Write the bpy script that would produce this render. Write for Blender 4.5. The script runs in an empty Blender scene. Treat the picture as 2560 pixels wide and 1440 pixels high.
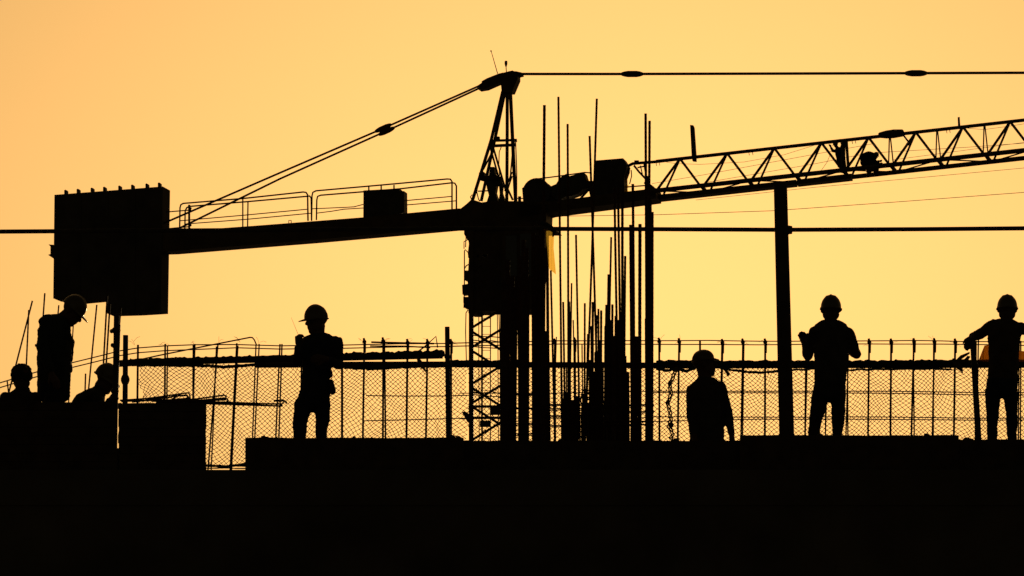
import bpy, math, random
from mathutils import Vector as V, Matrix, noise
random.seed(7)
SC = bpy.context.scene
COL = SC.collection
R = math.radians

# ------------------------------------------------------------------ camera
F = 10600.0            # focal length measured in the pixels of a 2560 wide frame
HY = 1990.0            # row of the horizon in that frame
CAMZ = 1.6
cam = bpy.data.cameras.new('camera'); camo = bpy.data.objects.new('camera', cam)
COL.objects.link(camo); SC.camera = camo
camo.location = (0, 0, CAMZ); camo.rotation_euler = (R(90), 0, 0)
cam.sensor_width = 36.0; cam.lens = F / 2560 * 36.0
cam.shift_y = (HY - 720) / 2560
cam.clip_start = 0.5; cam.clip_end = 6000

# ------------------------------------------------------------------ sky, sun, exposure
SUN_EL, SUN_AZ = 5.5, 1.9          # degrees; azimuth measured from +Y towards +X
w = bpy.data.worlds.new('World'); SC.world = w; w.use_nodes = True
nt = w.node_tree; nt.nodes.clear()
out = nt.nodes.new('ShaderNodeOutputWorld'); bg = nt.nodes.new('ShaderNodeBackground')
sky = nt.nodes.new('ShaderNodeTexSky'); sky.sky_type = 'NISHITA'; sky.sun_disc = False
sky.sun_elevation = R(SUN_EL); sky.sun_rotation = R(SUN_AZ)
sky.air_density = 0.3; sky.dust_density = 5.5; sky.ozone_density = 1.0; sky.altitude = 0
tint = nt.nodes.new('ShaderNodeMix'); tint.data_type = 'RGBA'; tint.blend_type = 'MULTIPLY'
tint.inputs[0].default_value = 1.0
tint.inputs[7].default_value = (1.0, 0.605, 0.220, 1)
gm = nt.nodes.new('ShaderNodeGamma'); gm.inputs[1].default_value = 0.75     # thick, evenly bright haze
nt.links.new(sky.outputs[0], gm.inputs[0]); nt.links.new(gm.outputs[0], tint.inputs[6]); nt.links.new(tint.outputs[2], bg.inputs[0])
bg.inputs[1].default_value = 0.05
nt.links.new(bg.outputs[0], out.inputs[0])
sun = bpy.data.lights.new('sun', 'SUN'); suno = bpy.data.objects.new('sun', sun); COL.objects.link(suno)
sun.energy = 2.0; sun.angle = R(0.5); sun.color = (1.0, 0.72, 0.38)
sd = V((math.sin(R(SUN_AZ)) * math.cos(R(SUN_EL)), math.cos(R(SUN_AZ)) * math.cos(R(SUN_EL)), math.sin(R(SUN_EL))))
suno.rotation_euler = sd.to_track_quat('Z', 'Y').to_euler(); suno.location = sd * 300
SC.view_settings.view_transform = 'Standard'; SC.view_settings.look = 'None'
SC.view_settings.exposure = 0.07; SC.view_settings.gamma = 1.0

# ------------------------------------------------------------------ helpers
def W(px, py, Y):
    return V(((px - 1280) / F * Y, Y, CAMZ + (HY - py) / F * Y))
def S(Y):
    return F / Y
def zpx(py, Y):
    return CAMZ + (HY - py) / F * Y
DECK = 4.37
def deckpx(Y):
    return HY - (DECK - CAMZ) * F / Y

MATS = {}
def mat(name, col, rough=0.8, metal=0.0, var=0.35, scale=6.0, spec=0.2, trans=None, bump=0.0):
    if name in MATS: return MATS[name]
    m = bpy.data.materials.new(name); m.use_nodes = True
    n = m.node_tree; b = n.nodes['Principled BSDF']
    tc = n.nodes.new('ShaderNodeTexCoord'); nz = n.nodes.new('ShaderNodeTexNoise')
    nz.inputs['Scale'].default_value = scale; nz.inputs['Detail'].default_value = 6
    n.links.new(tc.outputs['Object'], nz.inputs['Vector'])
    cr = n.nodes.new('ShaderNodeValToRGB')
    cr.color_ramp.elements[0].position = 0.3; cr.color_ramp.elements[1].position = 0.7
    cr.color_ramp.elements[0].color = tuple(c * (1 - var) for c in col) + (1,)
    cr.color_ramp.elements[1].color = tuple(min(1, c * (1 + var)) for c in col) + (1,)
    n.links.new(nz.outputs['Fac'], cr.inputs[0]); n.links.new(cr.outputs[0], b.inputs['Base Color'])
    b.inputs['Roughness'].default_value = rough; b.inputs['Metallic'].default_value = metal
    b.inputs['Specular IOR Level'].default_value = spec
    if bump:
        bp = n.nodes.new('ShaderNodeBump'); bp.inputs['Strength'].default_value = bump
        bp.inputs['Distance'].default_value = 0.01
        n.links.new(nz.outputs['Fac'], bp.inputs['Height']); n.links.new(bp.outputs[0], b.inputs['Normal'])
    if trans:
        t = n.nodes.new('ShaderNodeBsdfTranslucent'); t.inputs[0].default_value = tuple(trans[0]) + (1,)
        tr = n.nodes.new('ShaderNodeBsdfTransparent'); tr.inputs[0].default_value = tuple(trans[2]) + (1,)
        mx = n.nodes.new('ShaderNodeMixShader'); mx.inputs[0].default_value = trans[1]
        mx2 = n.nodes.new('ShaderNodeMixShader'); mx2.inputs[0].default_value = trans[3]
        o = n.nodes['Material Output']
        n.links.new(b.outputs[0], mx.inputs[1]); n.links.new(t.outputs[0], mx.inputs[2])
        n.links.new(mx.outputs[0], mx2.inputs[1]); n.links.new(tr.outputs[0], mx2.inputs[2])
        n.links.new(mx2.outputs[0], o.inputs[0])
    MATS[name] = m
    return m
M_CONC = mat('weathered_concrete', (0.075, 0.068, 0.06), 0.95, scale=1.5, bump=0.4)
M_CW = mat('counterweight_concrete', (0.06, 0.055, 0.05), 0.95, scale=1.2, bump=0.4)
M_GROUND = mat('dry_earth', (0.12, 0.09, 0.06), 1.0, scale=0.2)
M_CRANE = mat('crane_paint_steel', (0.06, 0.042, 0.02), 0.6, scale=2.0)
M_STEEL = mat('dark_steel', (0.045, 0.043, 0.04), 0.6, 0.2, scale=4.0)
M_REBAR = mat('rusty_rebar', (0.06, 0.03, 0.018), 0.85, 0.2, scale=25.0)
M_TUBE = mat('scaffold_tube', (0.06, 0.052, 0.045), 0.85, 0.1, scale=10)
M_WOOD = mat('formwork_timber', (0.05, 0.036, 0.025), 0.9, scale=8, bump=0.3)
M_NET = mat('net_cord', (0.03, 0.035, 0.03), 0.95, scale=15)
M_ROPE = mat('rope_fibre', (0.07, 0.055, 0.035), 0.95, scale=20)
M_CABLE = mat('wire_rope', (0.07, 0.06, 0.05), 0.7, 0.2, scale=20)
M_SKIN = mat('skin', (0.08, 0.045, 0.03), 0.6, var=0.15, scale=10)
M_HAIR = mat('dark_hair', (0.012, 0.01, 0.008), 0.7, scale=60)
M_SHIRT = [mat('navy_work_shirt', (0.02, 0.025, 0.04), 0.95, scale=9), mat('grey_work_shirt', (0.045, 0.042, 0.04), 0.95, scale=9),
           mat('brown_work_shirt', (0.05, 0.035, 0.025), 0.95, scale=9), mat('green_work_shirt', (0.025, 0.035, 0.025), 0.95, scale=9)]
M_TROU = [mat('denim_trousers', (0.018, 0.022, 0.035), 0.95, scale=9), mat('dark_trousers', (0.025, 0.023, 0.022), 0.95, scale=9)]
M_BOOT = mat('boot_leather', (0.02, 0.014, 0.01), 0.7)
M_HAT = mat('hard_hat_plastic', (0.07, 0.05, 0.018), 0.35, var=0.1, scale=12, spec=0.5)
M_GLASS = mat('cab_glass', (0.02, 0.025, 0.03), 0.15, spec=0.5, var=0.1)
M_YEL = mat('yellow_cloth', (0.5, 0.36, 0.05), 0.9, trans=((0.85, 0.66, 0.16), 0.85, (0.95, 0.84, 0.45), 0.72), var=0.15)
M_ORA = mat('orange_tarp', (0.30, 0.14, 0.03), 0.8, trans=((0.55, 0.27, 0.04), 0.6, (0.8, 0.5, 0.12), 0.27), var=0.2)
M_BLACKPL = mat('black_plastic', (0.02, 0.02, 0.02), 0.5, scale=10)

OFF = {}
def tag(o, label=None, cat=None, group=None, kind=None):
    if label: o['label'] = label
    if cat: o['category'] = cat
    if group: o['group'] = group
    if kind: o['kind'] = kind
    return o
def empty(name, loc, label, cat, group=None):
    o = bpy.data.objects.new(name, None); COL.objects.link(o); o.location = loc
    o.empty_display_size = 0.2; OFF[o.name] = V(loc)
    return tag(o, label, cat, group)
def link(name, me, m, parent=None, loc=None, smooth=False):
    o = bpy.data.objects.new(name, me); COL.objects.link(o)
    if m: me.materials.append(m)
    if parent is not None:
        off = OFF[parent.name]; o.parent = parent; OFF[o.name] = off
        me.transform(Matrix.Translation(-off))
    elif loc is not None:
        me.transform(Matrix.Translation(-V(loc))); o.location = loc; OFF[o.name] = V(loc)
    else:
        OFF[o.name] = V((0, 0, 0))
    if smooth: me.polygons.foreach_set('use_smooth', [True] * len(me.polygons))
    return o

class MB:
    def __init__(s): s.v = []; s.f = []
    def tube(s, pts, r, n=8, closed=False):
        pts = [V(p) for p in pts]
        k = len(pts); rs = r if isinstance(r, (list, tuple)) else [r] * k
        t0 = (pts[1] - pts[0]).normalized()
        a = V((0, 0, 1)) if abs(t0.z) < 0.9 else V((1, 0, 0))
        u = t0.cross(a).normalized(); b0 = len(s.v)
        for i in range(k):
            if i == 0: t = t0
            elif i == k - 1: t = (pts[i] - pts[i - 1]).normalized()
            else:
                t = ((pts[i + 1] - pts[i]).normalized() + (pts[i] - pts[i - 1]).normalized())
                t = t.normalized() if t.length > 1e-6 else t0
            u = (u - t * u.dot(t)).normalized(); w_ = t.cross(u)
            for j in range(n):
                a = 2 * math.pi * j / n
                s.v.append(pts[i] + (u * math.cos(a) + w_ * math.sin(a)) * rs[i])
        for i in range(k - 1):
            for j in range(n):
                p = b0 + i * n; j2 = (j + 1) % n
                s.f.append((p + j, p + j2, p + n + j2, p + n + j))
        s.f.append(tuple(b0 + j for j in reversed(range(n))))
        s.f.append(tuple(b0 + (k - 1) * n + j for j in range(n)))
        return s
    def box(s, lo, hi):
        x0, y0, z0 = lo; x1, y1, z1 = hi; b = len(s.v)
        s.v += [V(p) for p in ((x0, y0, z0), (x1, y0, z0), (x1, y1, z0), (x0, y1, z0), (x0, y0, z1), (x1, y0, z1), (x1, y1, z1), (x0, y1, z1))]
        s.f += [tuple(b + i for i in q) for q in ((0, 3, 2, 1), (4, 5, 6, 7), (0, 1, 5, 4), (1, 2, 6, 5), (2, 3, 7, 6), (3, 0, 4, 7))]
        return s
    def prism(s, pts, off):
        b = len(s.v); n = len(pts); off = V(off)
        s.v += [V(p) for p in pts] + [V(p) + off for p in pts]
        s.f.append(tuple(b + i for i in reversed(range(n)))); s.f.append(tuple(b + n + i for i in range(n)))
        for i in range(n):
            j = (i + 1) % n; s.f.append((b + i, b + j, b + n + j, b + n + i))
        return s
    def ball(s, c, rx, ry=None, rz=None, nu=8, nv=6):
        ry = rx if ry is None else ry; rz = rx if rz is None else rz
        b = len(s.v); c = V(c)
        s.v.append(c + V((0, 0, rz)))
        for i in range(1, nv):
            th = math.pi * i / nv
            for j in range(nu):
                ph = 2 * math.pi * j / nu
                s.v.append(c + V((rx * math.sin(th) * math.cos(ph), ry * math.sin(th) * math.sin(ph), rz * math.cos(th))))
        s.v.append(c - V((0, 0, rz))); e = len(s.v) - 1
        for j in range(nu):
            s.f.append((b, b + 1 + j, b + 1 + (j + 1) % nu))
            s.f.append((e, e - nu + (j + 1) % nu, e - nu + j))
        for i in range(nv - 2):
            for j in range(nu):
                p = b + 1 + i * nu; j2 = (j + 1) % nu
                s.f.append((p + j, p + nu + j, p + nu + j2, p + j2))
        return s
    def mesh(s, name='m'):
        me = bpy.data.meshes.new(name); me.from_pydata([tuple(p) for p in s.v], [], s.f); me.update(); return me
    def build(s, name, m, parent=None, loc=None, smooth=False):
        return link(name, s.mesh(name), m, parent, loc, smooth)

def ribbed(mb, p0, p1, r, step=0.022, n=6, bend=0.0, seed=0):
    p0, p1 = V(p0), V(p1); L = (p1 - p0).length; k = max(2, int(L / step))
    pts, rs = [], []
    for i in range(k + 1):
        t = i / k; q = p0.lerp(p1, t)
        if bend: q += V((bend * math.sin(math.pi * t), bend * 0.5 * math.sin(2.3 * math.pi * t + seed), 0))
        pts.append(q); rs.append(r * (1.03 if i % 2 else 0.95))
    mb.tube(pts, rs, n)

# ------------------------------------------------------------------ ground and building
g = MB(); g.box((-3000, -3000, -0.5), (3000, 3000, 0)); tag(g.build('ground', M_GROUND), kind='structure')

B = empty('concrete_building', (0, 41, 0), 'unfinished concrete building with open flat deck the workers stand on', 'building')
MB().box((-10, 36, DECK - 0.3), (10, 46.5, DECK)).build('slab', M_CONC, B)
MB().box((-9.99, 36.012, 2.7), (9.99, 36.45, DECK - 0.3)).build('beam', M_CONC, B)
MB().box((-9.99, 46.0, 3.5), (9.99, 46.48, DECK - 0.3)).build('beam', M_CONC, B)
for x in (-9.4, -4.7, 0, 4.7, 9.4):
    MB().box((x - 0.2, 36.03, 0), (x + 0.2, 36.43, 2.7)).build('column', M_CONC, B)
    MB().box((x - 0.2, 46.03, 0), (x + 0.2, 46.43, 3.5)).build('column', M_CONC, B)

def plank(parent, x0, x1, yf, yb, z0, z1, wob=0.004, rag=0.006, mt=None, seed=0, skew=0.0):
    mb = MB(); n = max(2, int((x1 - x0) / 0.06)); b = 0
    for i in range(n + 1):
        x = x0 + (x1 - x0) * i / n
        d = rag * noise.noise((x * 4.1, seed * 3.7, 1.3)) + rag * 0.5 * noise.noise((x * 17, seed, 4))
        e = wob * noise.noise((x * 1.7, seed * 2.2, 9.1))
        xb_ = x + skew
        mb.v += [V((x, yf + e, z0)), V((xb_, yb + e, z0)), V((xb_, yb + e, z1 + d)), V((x, yf + e, z1 + d))]
    for i in range(n):
        p = 4 * i
        for j in range(4):
            j2 = (j + 1) % 4; mb.f.append((p + j, p + 4 + j, p + 4 + j2, p + j2))
    mb.f.append((0, 1, 2, 3)); mb.f.append((4 * n + 3, 4 * n + 2, 4 * n + 1, 4 * n))
    return mb.build('plank', mt or M_WOOD, parent)

def edge_board(x0p, x1p, ytop, label, rows=2, yf=36.04, lip=0):
    Y = yf; x0 = W(x0p, 0, Y).x; x1 = W(x1p, 0, Y).x; zt = zpx(ytop, Y)
    t = empty('edge_formwork', ((x0 + x1) / 2, Y, DECK), label, 'formwork', None)
    h = (zt - DECK - 0.004) / rows
    for i in range(rows):
        plank(t, x0, x1, Y + 0.003 * i, Y + 0.05 + 0.003 * i, DECK + 0.002 + i * h, DECK + (i + 1) * h + 0.0015 * (i < rows - 1), seed=x0p + i, rag=0.006 if i == rows - 1 else 0.0, wob=0.0)
    k = max(2, int((x1 - x0) / 0.7) + 1)
    for i in range(k):
        x = x0 + 0.08 + (x1 - x0 - 0.16) * i / (k - 1)
        MB().box((x - 0.03, Y + 0.062, DECK + 0.002), (x + 0.03, Y + 0.13, zt - 0.03)).build('stake', M_WOOD, t)
    return t
EB = [edge_board(613, 1159, 1093, 'low timber edge boards below the worker holding a radio'),
      edge_board(1150, 1858, 1100, 'long low timber edge boards below the tall rebar cluster', yf=36.2),
      edge_board(1850.5, 2397, 1087, 'raised timber edge boards at the foot of the thick leaning post'),
      edge_board(2390, 3200, 1097, 'timber edge boards below the worker leaning on a pipe', yf=36.2)]

def stack(x0p, x1p, ytop0, ytop1, label, depth=0.7, rows=9, yf=36.05, ragx=4):
    Y = yf; t = empty('plank_stack', (W((x0p + x1p) / 2, 0, Y).x, Y, DECK), label, 'planks', 'stacked planks on the deck edge')
    zt = zpx((ytop0 + ytop1) / 2, Y); h = (zt - DECK) / rows; tilt = (zpx(ytop1, Y) - zpx(ytop0, Y)) / 2
    for i in range(rows):
        a = W(x0p + random.uniform(-ragx, ragx) * 0.4, 0, Y).x; b = W(x1p + (0 if i > rows - 4 else random.uniform(-1.5, 0.5)), 0, Y).x
        d = random.uniform(0, 0.01)
        o = plank(t, a, b, Y + d, Y + depth + d, DECK + i * h + (0.001 if i else 0.0), DECK + (i + 1) * h - 0.002, seed=i + x0p, skew=-0.075 * depth / 0.7, rag=0.001 if i < rows - 1 else 0.005)
    return t
stack(-700, 293, 1004, 1004, 'broad plank stack in front of the bowed worker in hard hat', rows=8)
stack(299, 516, 1004, 1011, 'short plank stack with hooked bars lying on top', rows=8)
t = stack(270, 330, 1120, 1120, 'low plank offcuts in the gap between the two plank stacks', depth=0.4, rows=4, yf=37.0)

# ------------------------------------------------------------------ tower crane
TH = R(10.0); CY = 180.0
CU = V((math.cos(TH), -math.sin(TH), 0)); CN = V((math.sin(TH), math.cos(TH), 0))
CX = (1217 - 1280) / F * CY
def K(px, py, wv=0.0):
    a = (px - 1280) / F
    Y = (wv + CX * math.sin(TH) + CY * math.cos(TH)) / (a * math.sin(TH) + math.cos(TH))
    return W(px, py, Y)
SP = S(CY)                     # pixels per metre at the crane
def kp(px): return px / SP
CR = empty('tower_crane', (CX, CY, 0), 'tower crane with concrete counterweight and lattice jib behind the deck', 'crane')
MB().box((CX - 3, CY - 3, 0), (CX + 3, CY + 3, 1.2)).build('foundation_block', M_CONC, CR)

# mast
mh = 0.66
def MX(side, face): return (CX + (mh if side else -mh), CY + (mh if face else -mh))
mb = MB(); ztop = zpx(560, CY)
for sx in (0, 1):
    for fy in (0, 1):
        x, y = MX(sx, fy); h = 0.1
        mb.box((x - h, y - h, 1.2), (x + h, y + h, ztop))
MAST = mb.build('mast', M_CRANE, CR)
def brace(parent, p, q, rp, n=6, name='brace', m=None):
    return MB().tube([p, q], kp(rp), n).build(name, m or M_CRANE, parent)
per = 140
for k in range(0, 12):
    y0 = 780 + per * (k - 1)
    for face, dy in ((0, 0), (1, 40)):
        yy = CY - mh - 0.02 if face == 0 else CY + mh + 0.02
        xl, xr = CX - mh + 0.08, CX + mh - 0.08
        for (xa, ya, xb, yb) in ((xr, y0 + dy, xl, y0 + dy + 42), (xl, y0 + dy + 55, xr, y0 + dy + 98)):
            za, zb = zpx(ya, CY), zpx(yb, CY)
            if zb < 1.3 or max(za, zb) > ztop: continue
            brace(MAST, V((xa, yy, za)), V((xb, yy, zb)), 3.6)
    for xs in (CX - mh, CX + mh):
        za, zb = zpx(y0 + 10, CY), zpx(y0 + 75, CY)
        if zb > 1.3 and za < ztop: brace(MAST, V((xs, CY - mh + 0.08, za)), V((xs, CY + mh - 0.08, zb)), 3.0)
lad = MB()
for x in (1205, 1226):
    p = W(x, 0, CY); lad.tube([V((p.x, CY + 0.2, 1.2)), V((p.x, CY + 0.2, ztop))], kp(2.8 if x < 1210 else 1.6), 6)
z = 1.5
while z < ztop:
    lad.tube([V((W(1205, 0, CY).x, CY + 0.2, z)), V((W(1226, 0, CY).x, CY + 0.2, z))], 0.012, 4); z += 0.34
lad.build('ladder', M_STEEL, MAST)
# collar and tie gear low on the mast
cb = MB()
for (a, b, c, d) in ((1172, 1258, 1018, 1024), (1225, 1262, 1022, 1042), (1200, 1225, 1056, 1072), (1172, 1262, 1046, 1050)):
    p = W(a, d, CY); q = W(b, c, CY); cb.box((p.x, CY - 0.95, p.z), (q.x, CY - 0.80, q.z))
cb.build('mast_collar', M_STEEL, MAST)
cb = MB(); cb.prism([W(1155, 1030, CY - 1.0), W(1162, 1028, CY - 1), W(1178, 1042, CY - 1), W(1178, 1062, CY - 1), W(1166, 1050, CY - 1)], (0, 0.3, 0))
cb.build('tie_bracket', M_STEEL, MAST)
for yy in (838, 850, 866, 980, 986):
    c = MB(); c.tube([W(1180, yy, CY - .7), W(1205, yy + 3, CY - .7), W(1230, yy - 1 + (yy % 7), CY - .7), W(1256, yy + 6, CY - .7)], kp(1.4), 5); c.build('cable', M_CABLE, MAST)
for xx, dx in ((1197, 0), (1243, 2), (1247, 3)):
    c = MB(); c.tube([W(xx, 770, CY + .5), W(xx + dx, 880, CY + .5), W(xx + dx + 1, 1100, CY + .5), W(xx, 1500, CY + .5)], kp(1.2), 5); c.build('cable', M_CABLE, MAST)

def kprism(pts, w0, w1): 
    return MB().prism([K(x, y, w0) for x, y in pts], CN * (w1 - w0))
# slewing section with a see-through slot, and the platform above it
sl = MB()
def add(mb, pts, w0, w1): mb.prism([K(x, y, w0) for x, y in pts], CN * (w1 - w0))
add(sl, [(1167, 575), (1262, 575), (1262, 636.5), (1169, 636.5), (1172, 610)], -0.75, 0.75)
add(sl, [(1172, 643.5), (1262, 643.5), (1262, 777), (1196, 777), (1188, 783), (1171, 783), (1169, 700)], -0.75, 0.75)
add(sl, [(1170, 636), (1193, 636), (1189, 644), (1170, 644)], -0.75, 0.75)
add(sl, [(1199, 636), (1206, 636), (1205, 644), (1198, 644)], -0.75, 0.75)
add(sl, [(1220, 636), (1262, 636), (1262, 644), (1219, 644)], -0.75, 0.75)
SL = sl.build('slewing_section', M_CRANE, CR)
pl = MB()
add(pl, [(1145, 521), (1152, 521), (1166, 510), (1179, 498), (1204, 506), (1230, 502), (1310, 503), (1370, 512), (1373, 531), (1366, 533), (1365, 556), (1382, 566), (1390, 577), (1300, 577), (1165, 577), (1163, 565), (1150, 560)], -0.8, 0.8)
pl.build('slewing_platform', M_CRANE, CR)
cabm = kprism([(1256, 560), (1338, 556), (1352, 575), (1356, 640), (1350, 700), (1338, 768), (1318, 778), (1256, 778)], -2.3, -0.85)
CAB = cabm.build('operator_cab', M_CRANE, CR)
kprism([(1300, 585), (1336, 583), (1346, 640), (1340, 690), (1300, 690)], -2.34, -2.305).build('window', M_GLASS, CAB)
kprism([(1264, 590), (1292, 588), (1292, 690), (1264, 690)], -2.34, -2.305).build('window', M_GLASS, CAB)
h = MB(); h.tube([K(1171, 632), K(1163, 624), K(1161, 628), K(1161, 700), K(1160, 770)], kp(1.6), 6)
h.tube([K(1161, 672), K(1166, 664), K(1172, 661)], kp(1.6), 6); h.build('guard_rail', M_STEEL, SL)
bx = MB()
for pts in ([(1161, 676), (1172, 676), (1172, 700), (1161, 700)], [(1155, 712), (1172, 709), (1172, 734), (1156, 736)], [(1158, 742), (1172, 742), (1172, 770), (1162, 770), (1158, 756)]):
    add(bx, pts, -0.3, 0.3)
bx.build('junction_box', M_STEEL, SL)
kprism([(1160, 571), (1172, 577), (1175, 600), (1168, 600), (1160, 585)], -0.5, 0.5).build('bracket', M_STEEL, SL)

# tower head: four legs, apex block, stays
hd = MB()
for pts, r, wv in (([(1257, 228), (1228, 350), (1181, 502)], 4.2, -0.6), ([(1262, 232), (1238, 345), (1203, 503)], 4.0, 0.6),
                   ([(1268, 230), (1268, 330), (1267, 503)], 4.2, -0.6), ([(1276, 230), (1281, 340), (1289, 503)], 4.6, 0.6)):
    hd.tube([K(x, y, wv * (0.15 + 0.85 * (y - 228) / 275)) for x, y in pts], kp(r), 8)
HEAD = hd.build('tower_head', M_CRANE, CR)
ap = kprism([(1250, 190), (1257, 182), (1272, 178), (1281, 176), (1288, 179), (1294, 188), (1294, 197), (1280, 230), (1254, 230)], -0.35, 0.35)
ap.build('apex_block', M_CRANE, CR)
kprism([(1192, 215), (1204, 207), (1204, 203), (1216, 196), (1246, 184), (1258, 181), (1262, 200), (1248, 207), (1216, 221), (1198, 224), (1193, 221)], -0.28, 0.28).build('stay_bracket', M_CRANE, CR)
kprism([(1280, 178), (1290, 178), (1304, 181), (1306, 188), (1294, 191), (1282, 192)], -0.2, 0.2).build('stay_bracket', M_CRANE, CR)
for (x0, y0, x1, y1, r, wv) in ((1226, 352, 1292, 350, 3.5, -0.25), (1228, 365, 1290, 362, 4.2, 0.3), (1224, 372, 1234, 352, 3, -.3), (1284, 348, 1284, 372, 4, .3), (1225, 366, 1247, 445, 2.8, -.3),
        (1234, 372, 1265, 478, 3, .3), (1228, 385, 1208, 424, 2.4, -.4), (1197, 444, 1256, 446, 5.5, -.3), (1262, 478, 1280, 430, 2.4, .3), (1280, 440, 1264, 490, 2.4, .3), (1268, 470, 1282, 500, 3, -.3),
        (1195, 478, 1220, 477, 1.8, -.4), (1289, 350, 1292, 430, 1.6, .4), (1292, 430, 1292, 505, 1.6, .4), (1282, 372, 1276, 440, 2.2, 0)):
    MB().tube([K(x0, y0, wv), K(x1, y1, wv)], kp(r), 6).build('brace', M_CRANE, HEAD)
c = MB(); c.tube([K(1253, 368), K(1248, 380), K(1247, 415), K(1249, 440)], kp(1.3), 5); c.build('cable', M_CABLE, HEAD)
c = MB(); c.tube([K(1196, 455), K(1192, 480), K(1196, 497), K(1199, 503)], kp(1.5), 5); c.build('cable', M_CABLE, HEAD)
# hoist gear standing inside the head
kprism([(1226, 417), (1235, 417), (1237, 436), (1246, 440), (1252, 450), (1248, 464), (1241, 462), (1238, 480), (1244, 500), (1238, 506), (1216, 506), (1222, 488), (1217, 470), (1214, 446), (1222, 438)], -0.25, 0.25).build('hoist_motor', M_STEEL, HEAD)
kprism([(1197, 432), (1204, 426), (1210, 430), (1212, 444), (1220, 446), (1218, 454), (1196, 448)], -0.2, 0.2).build('pulley_block', M_STEEL, HEAD)
kprism([(1247, 460), (1256, 458), (1254, 480), (1262, 503), (1246, 503), (1249, 485)], -0.2, 0.2).build('pulley_block', M_STEEL, HEAD)
b_ = MB(); b_.prism([K(x, y, -.1) for x, y in ((1240, 341), (1248, 341), (1248, 352), (1240, 352))], CN * .2); b_.build('junction_box', M_STEEL, HEAD)
b_ = MB(); b_.prism([K(x, y, -.1) for x, y in ((1283, 350), (1287, 347), (1292, 351), (1288, 355))], CN * .2); b_.build('junction_box', M_STEEL, HEAD)
MB().tube([K(1299, 491), K(1299, 508)], kp(4), 8).build('bollard', M_STEEL, HEAD)
MB().tube([K(1290, 496), K(1315, 496)], kp(1.4), 6).build('guard_rail', M_STEEL, HEAD)
MB().tube([K(1244, 184), K(1228, 128)], [kp(1.2), kp(0.8)], 5).ball(K(1227.5, 127.5), kp(2)).build('antenna', M_STEEL, CR)
lm = MB(); lm.tube([K(1266, 182), K(1265, 165)], kp(1.3), 6); lm.tube([K(1265, 167), K(1265, 163.5), K(1265, 160), K(1265, 154), K(1265, 152)], [kp(1.5), kp(2.8), kp(3.8), kp(3.8), kp(2.5)], 10)
lm.build('beacon_lamp', M_STEEL, CR)

# counter-jib
cj = kprism([(395, 579), (480, 575.5), (640, 564), (910, 543), (1145, 521), (1152, 521), (1165, 530), (1165, 566), (1030, 578), (780, 600), (430, 628), (395, 629)], -0.55, 0.55)
CJ = cj.build('counter_jib', M_CRANE, CR)
def rail(pts, wv, r=1.7, name='guard_rail'):
    return MB().tube([K(x, y, wv) for x, y in pts], kp(r), 6).build(name, M_STEEL, CJ)
rail([(449, 577), (450, 520), (452, 512), (458, 508.5), (610, 496), (758, 480), (765, 481), (769, 487), (770, 552)], -0.45, 2.2)
rail([(462, 577), (463, 527), (467, 519), (474, 516), (620, 504), (765, 491), (774, 490), (778, 495), (779, 552)], 0.45, 2.2)
rail([(779, 552), (780, 490), (782, 481), (790, 477), (960, 462), (1118, 447.5), (1126, 448), (1130, 454), (1130, 524)], -0.45, 2.2)
rail([(791, 550), (792, 500), (794, 491), (802, 488), (1000, 472), (1130, 457), (1137, 458), (1141, 465), (1141, 524)], 0.45, 2.2)
rail([(607, 497), (607, 569)], -0.45, 2); rail([(620, 505), (619, 568)], 0.45, 2)
rail([(450, 552), (610, 538), (769, 523)], -0.45, 1.4); rail([(463, 560), (620, 548), (778, 533)], 0.45, 1.4)
rail([(781, 522), (870, 518), (885, 517), (908, 511)], -0.45, 1.3); rail([(791, 533), (830, 528), (860, 523), (908, 520)], 0.45, 1.3)
rail([(1008, 502), (1130, 491)], -0.45, 1.4); rail([(1008, 513), (1141, 502)], 0.45, 1.4)
rail([(415, 530), (478, 525)], -0.3, 1.6); rail([(415, 572), (470, 567)], -0.3, 1.6)
rail([(473, 512), (473, 578)], 0, 3.2, 'rail_post')
for x, y in ((476, 521), (476, 563), (475, 573)): MB().ball(K(x, y), kp(3.4)).build('bolt', M_STEEL, CJ)
for x in (922, 953, 985): rail([(x, 467 - (x - 922) * 0.07), (x, 479 - (x - 922) * 0.07)], 0, 2.2, 'rail_post')
kprism([(908.5, 476), (998, 471), (998.5, 478), (1010, 477.5), (1010.5, 531), (940, 545), (908, 545)], -0.35, 0.35).build('control_cabinet', M_STEEL, CJ)
rail([(722, 560), (722, 551), (728, 551), (728, 559)], 0, 1.2, 'eye_bolt')

# counterweight slabs
def slab(pts, lugs):
    s_ = kprism(pts, -0.62, 0.62).build('counterweight_slab', M_CW, CR)
    for x in lugs:
        yt = 487 - (x - 136) * (21 / 271)
        kprism([(x - 2.6, yt - 9.5), (x + 0.5, yt - 11), (x + 3.2, yt - 8.5), (x + 3.2, yt + 1), (x - 2.6, yt + 1)], -0.3, 0.0).build('lifting_lug', M_STEEL, s_)
def top(x): return 487 - (x - 136) * (21 / 271)
slab([(136, top(136)), (203, top(203)), (200.5, 751.5), (133, 746)], (163, 194))
slab([(204, top(204)), (271, top(271)), (268, 745), (201.5, 751)], (229, 260))
slab([(272, top(272)), (339, top(339)), (337, 781), (266, 783)], (298, 330))
slab([(340, top(340)), (407, top(407)), (402, 777), (338, 781)], (366, 397))
kprism([(136, 612), (121, 611), (126, 616), (126, 635), (120, 637), (136, 648)], -0.3, 0.3).build('girder_end', M_CRANE, CR)

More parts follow.
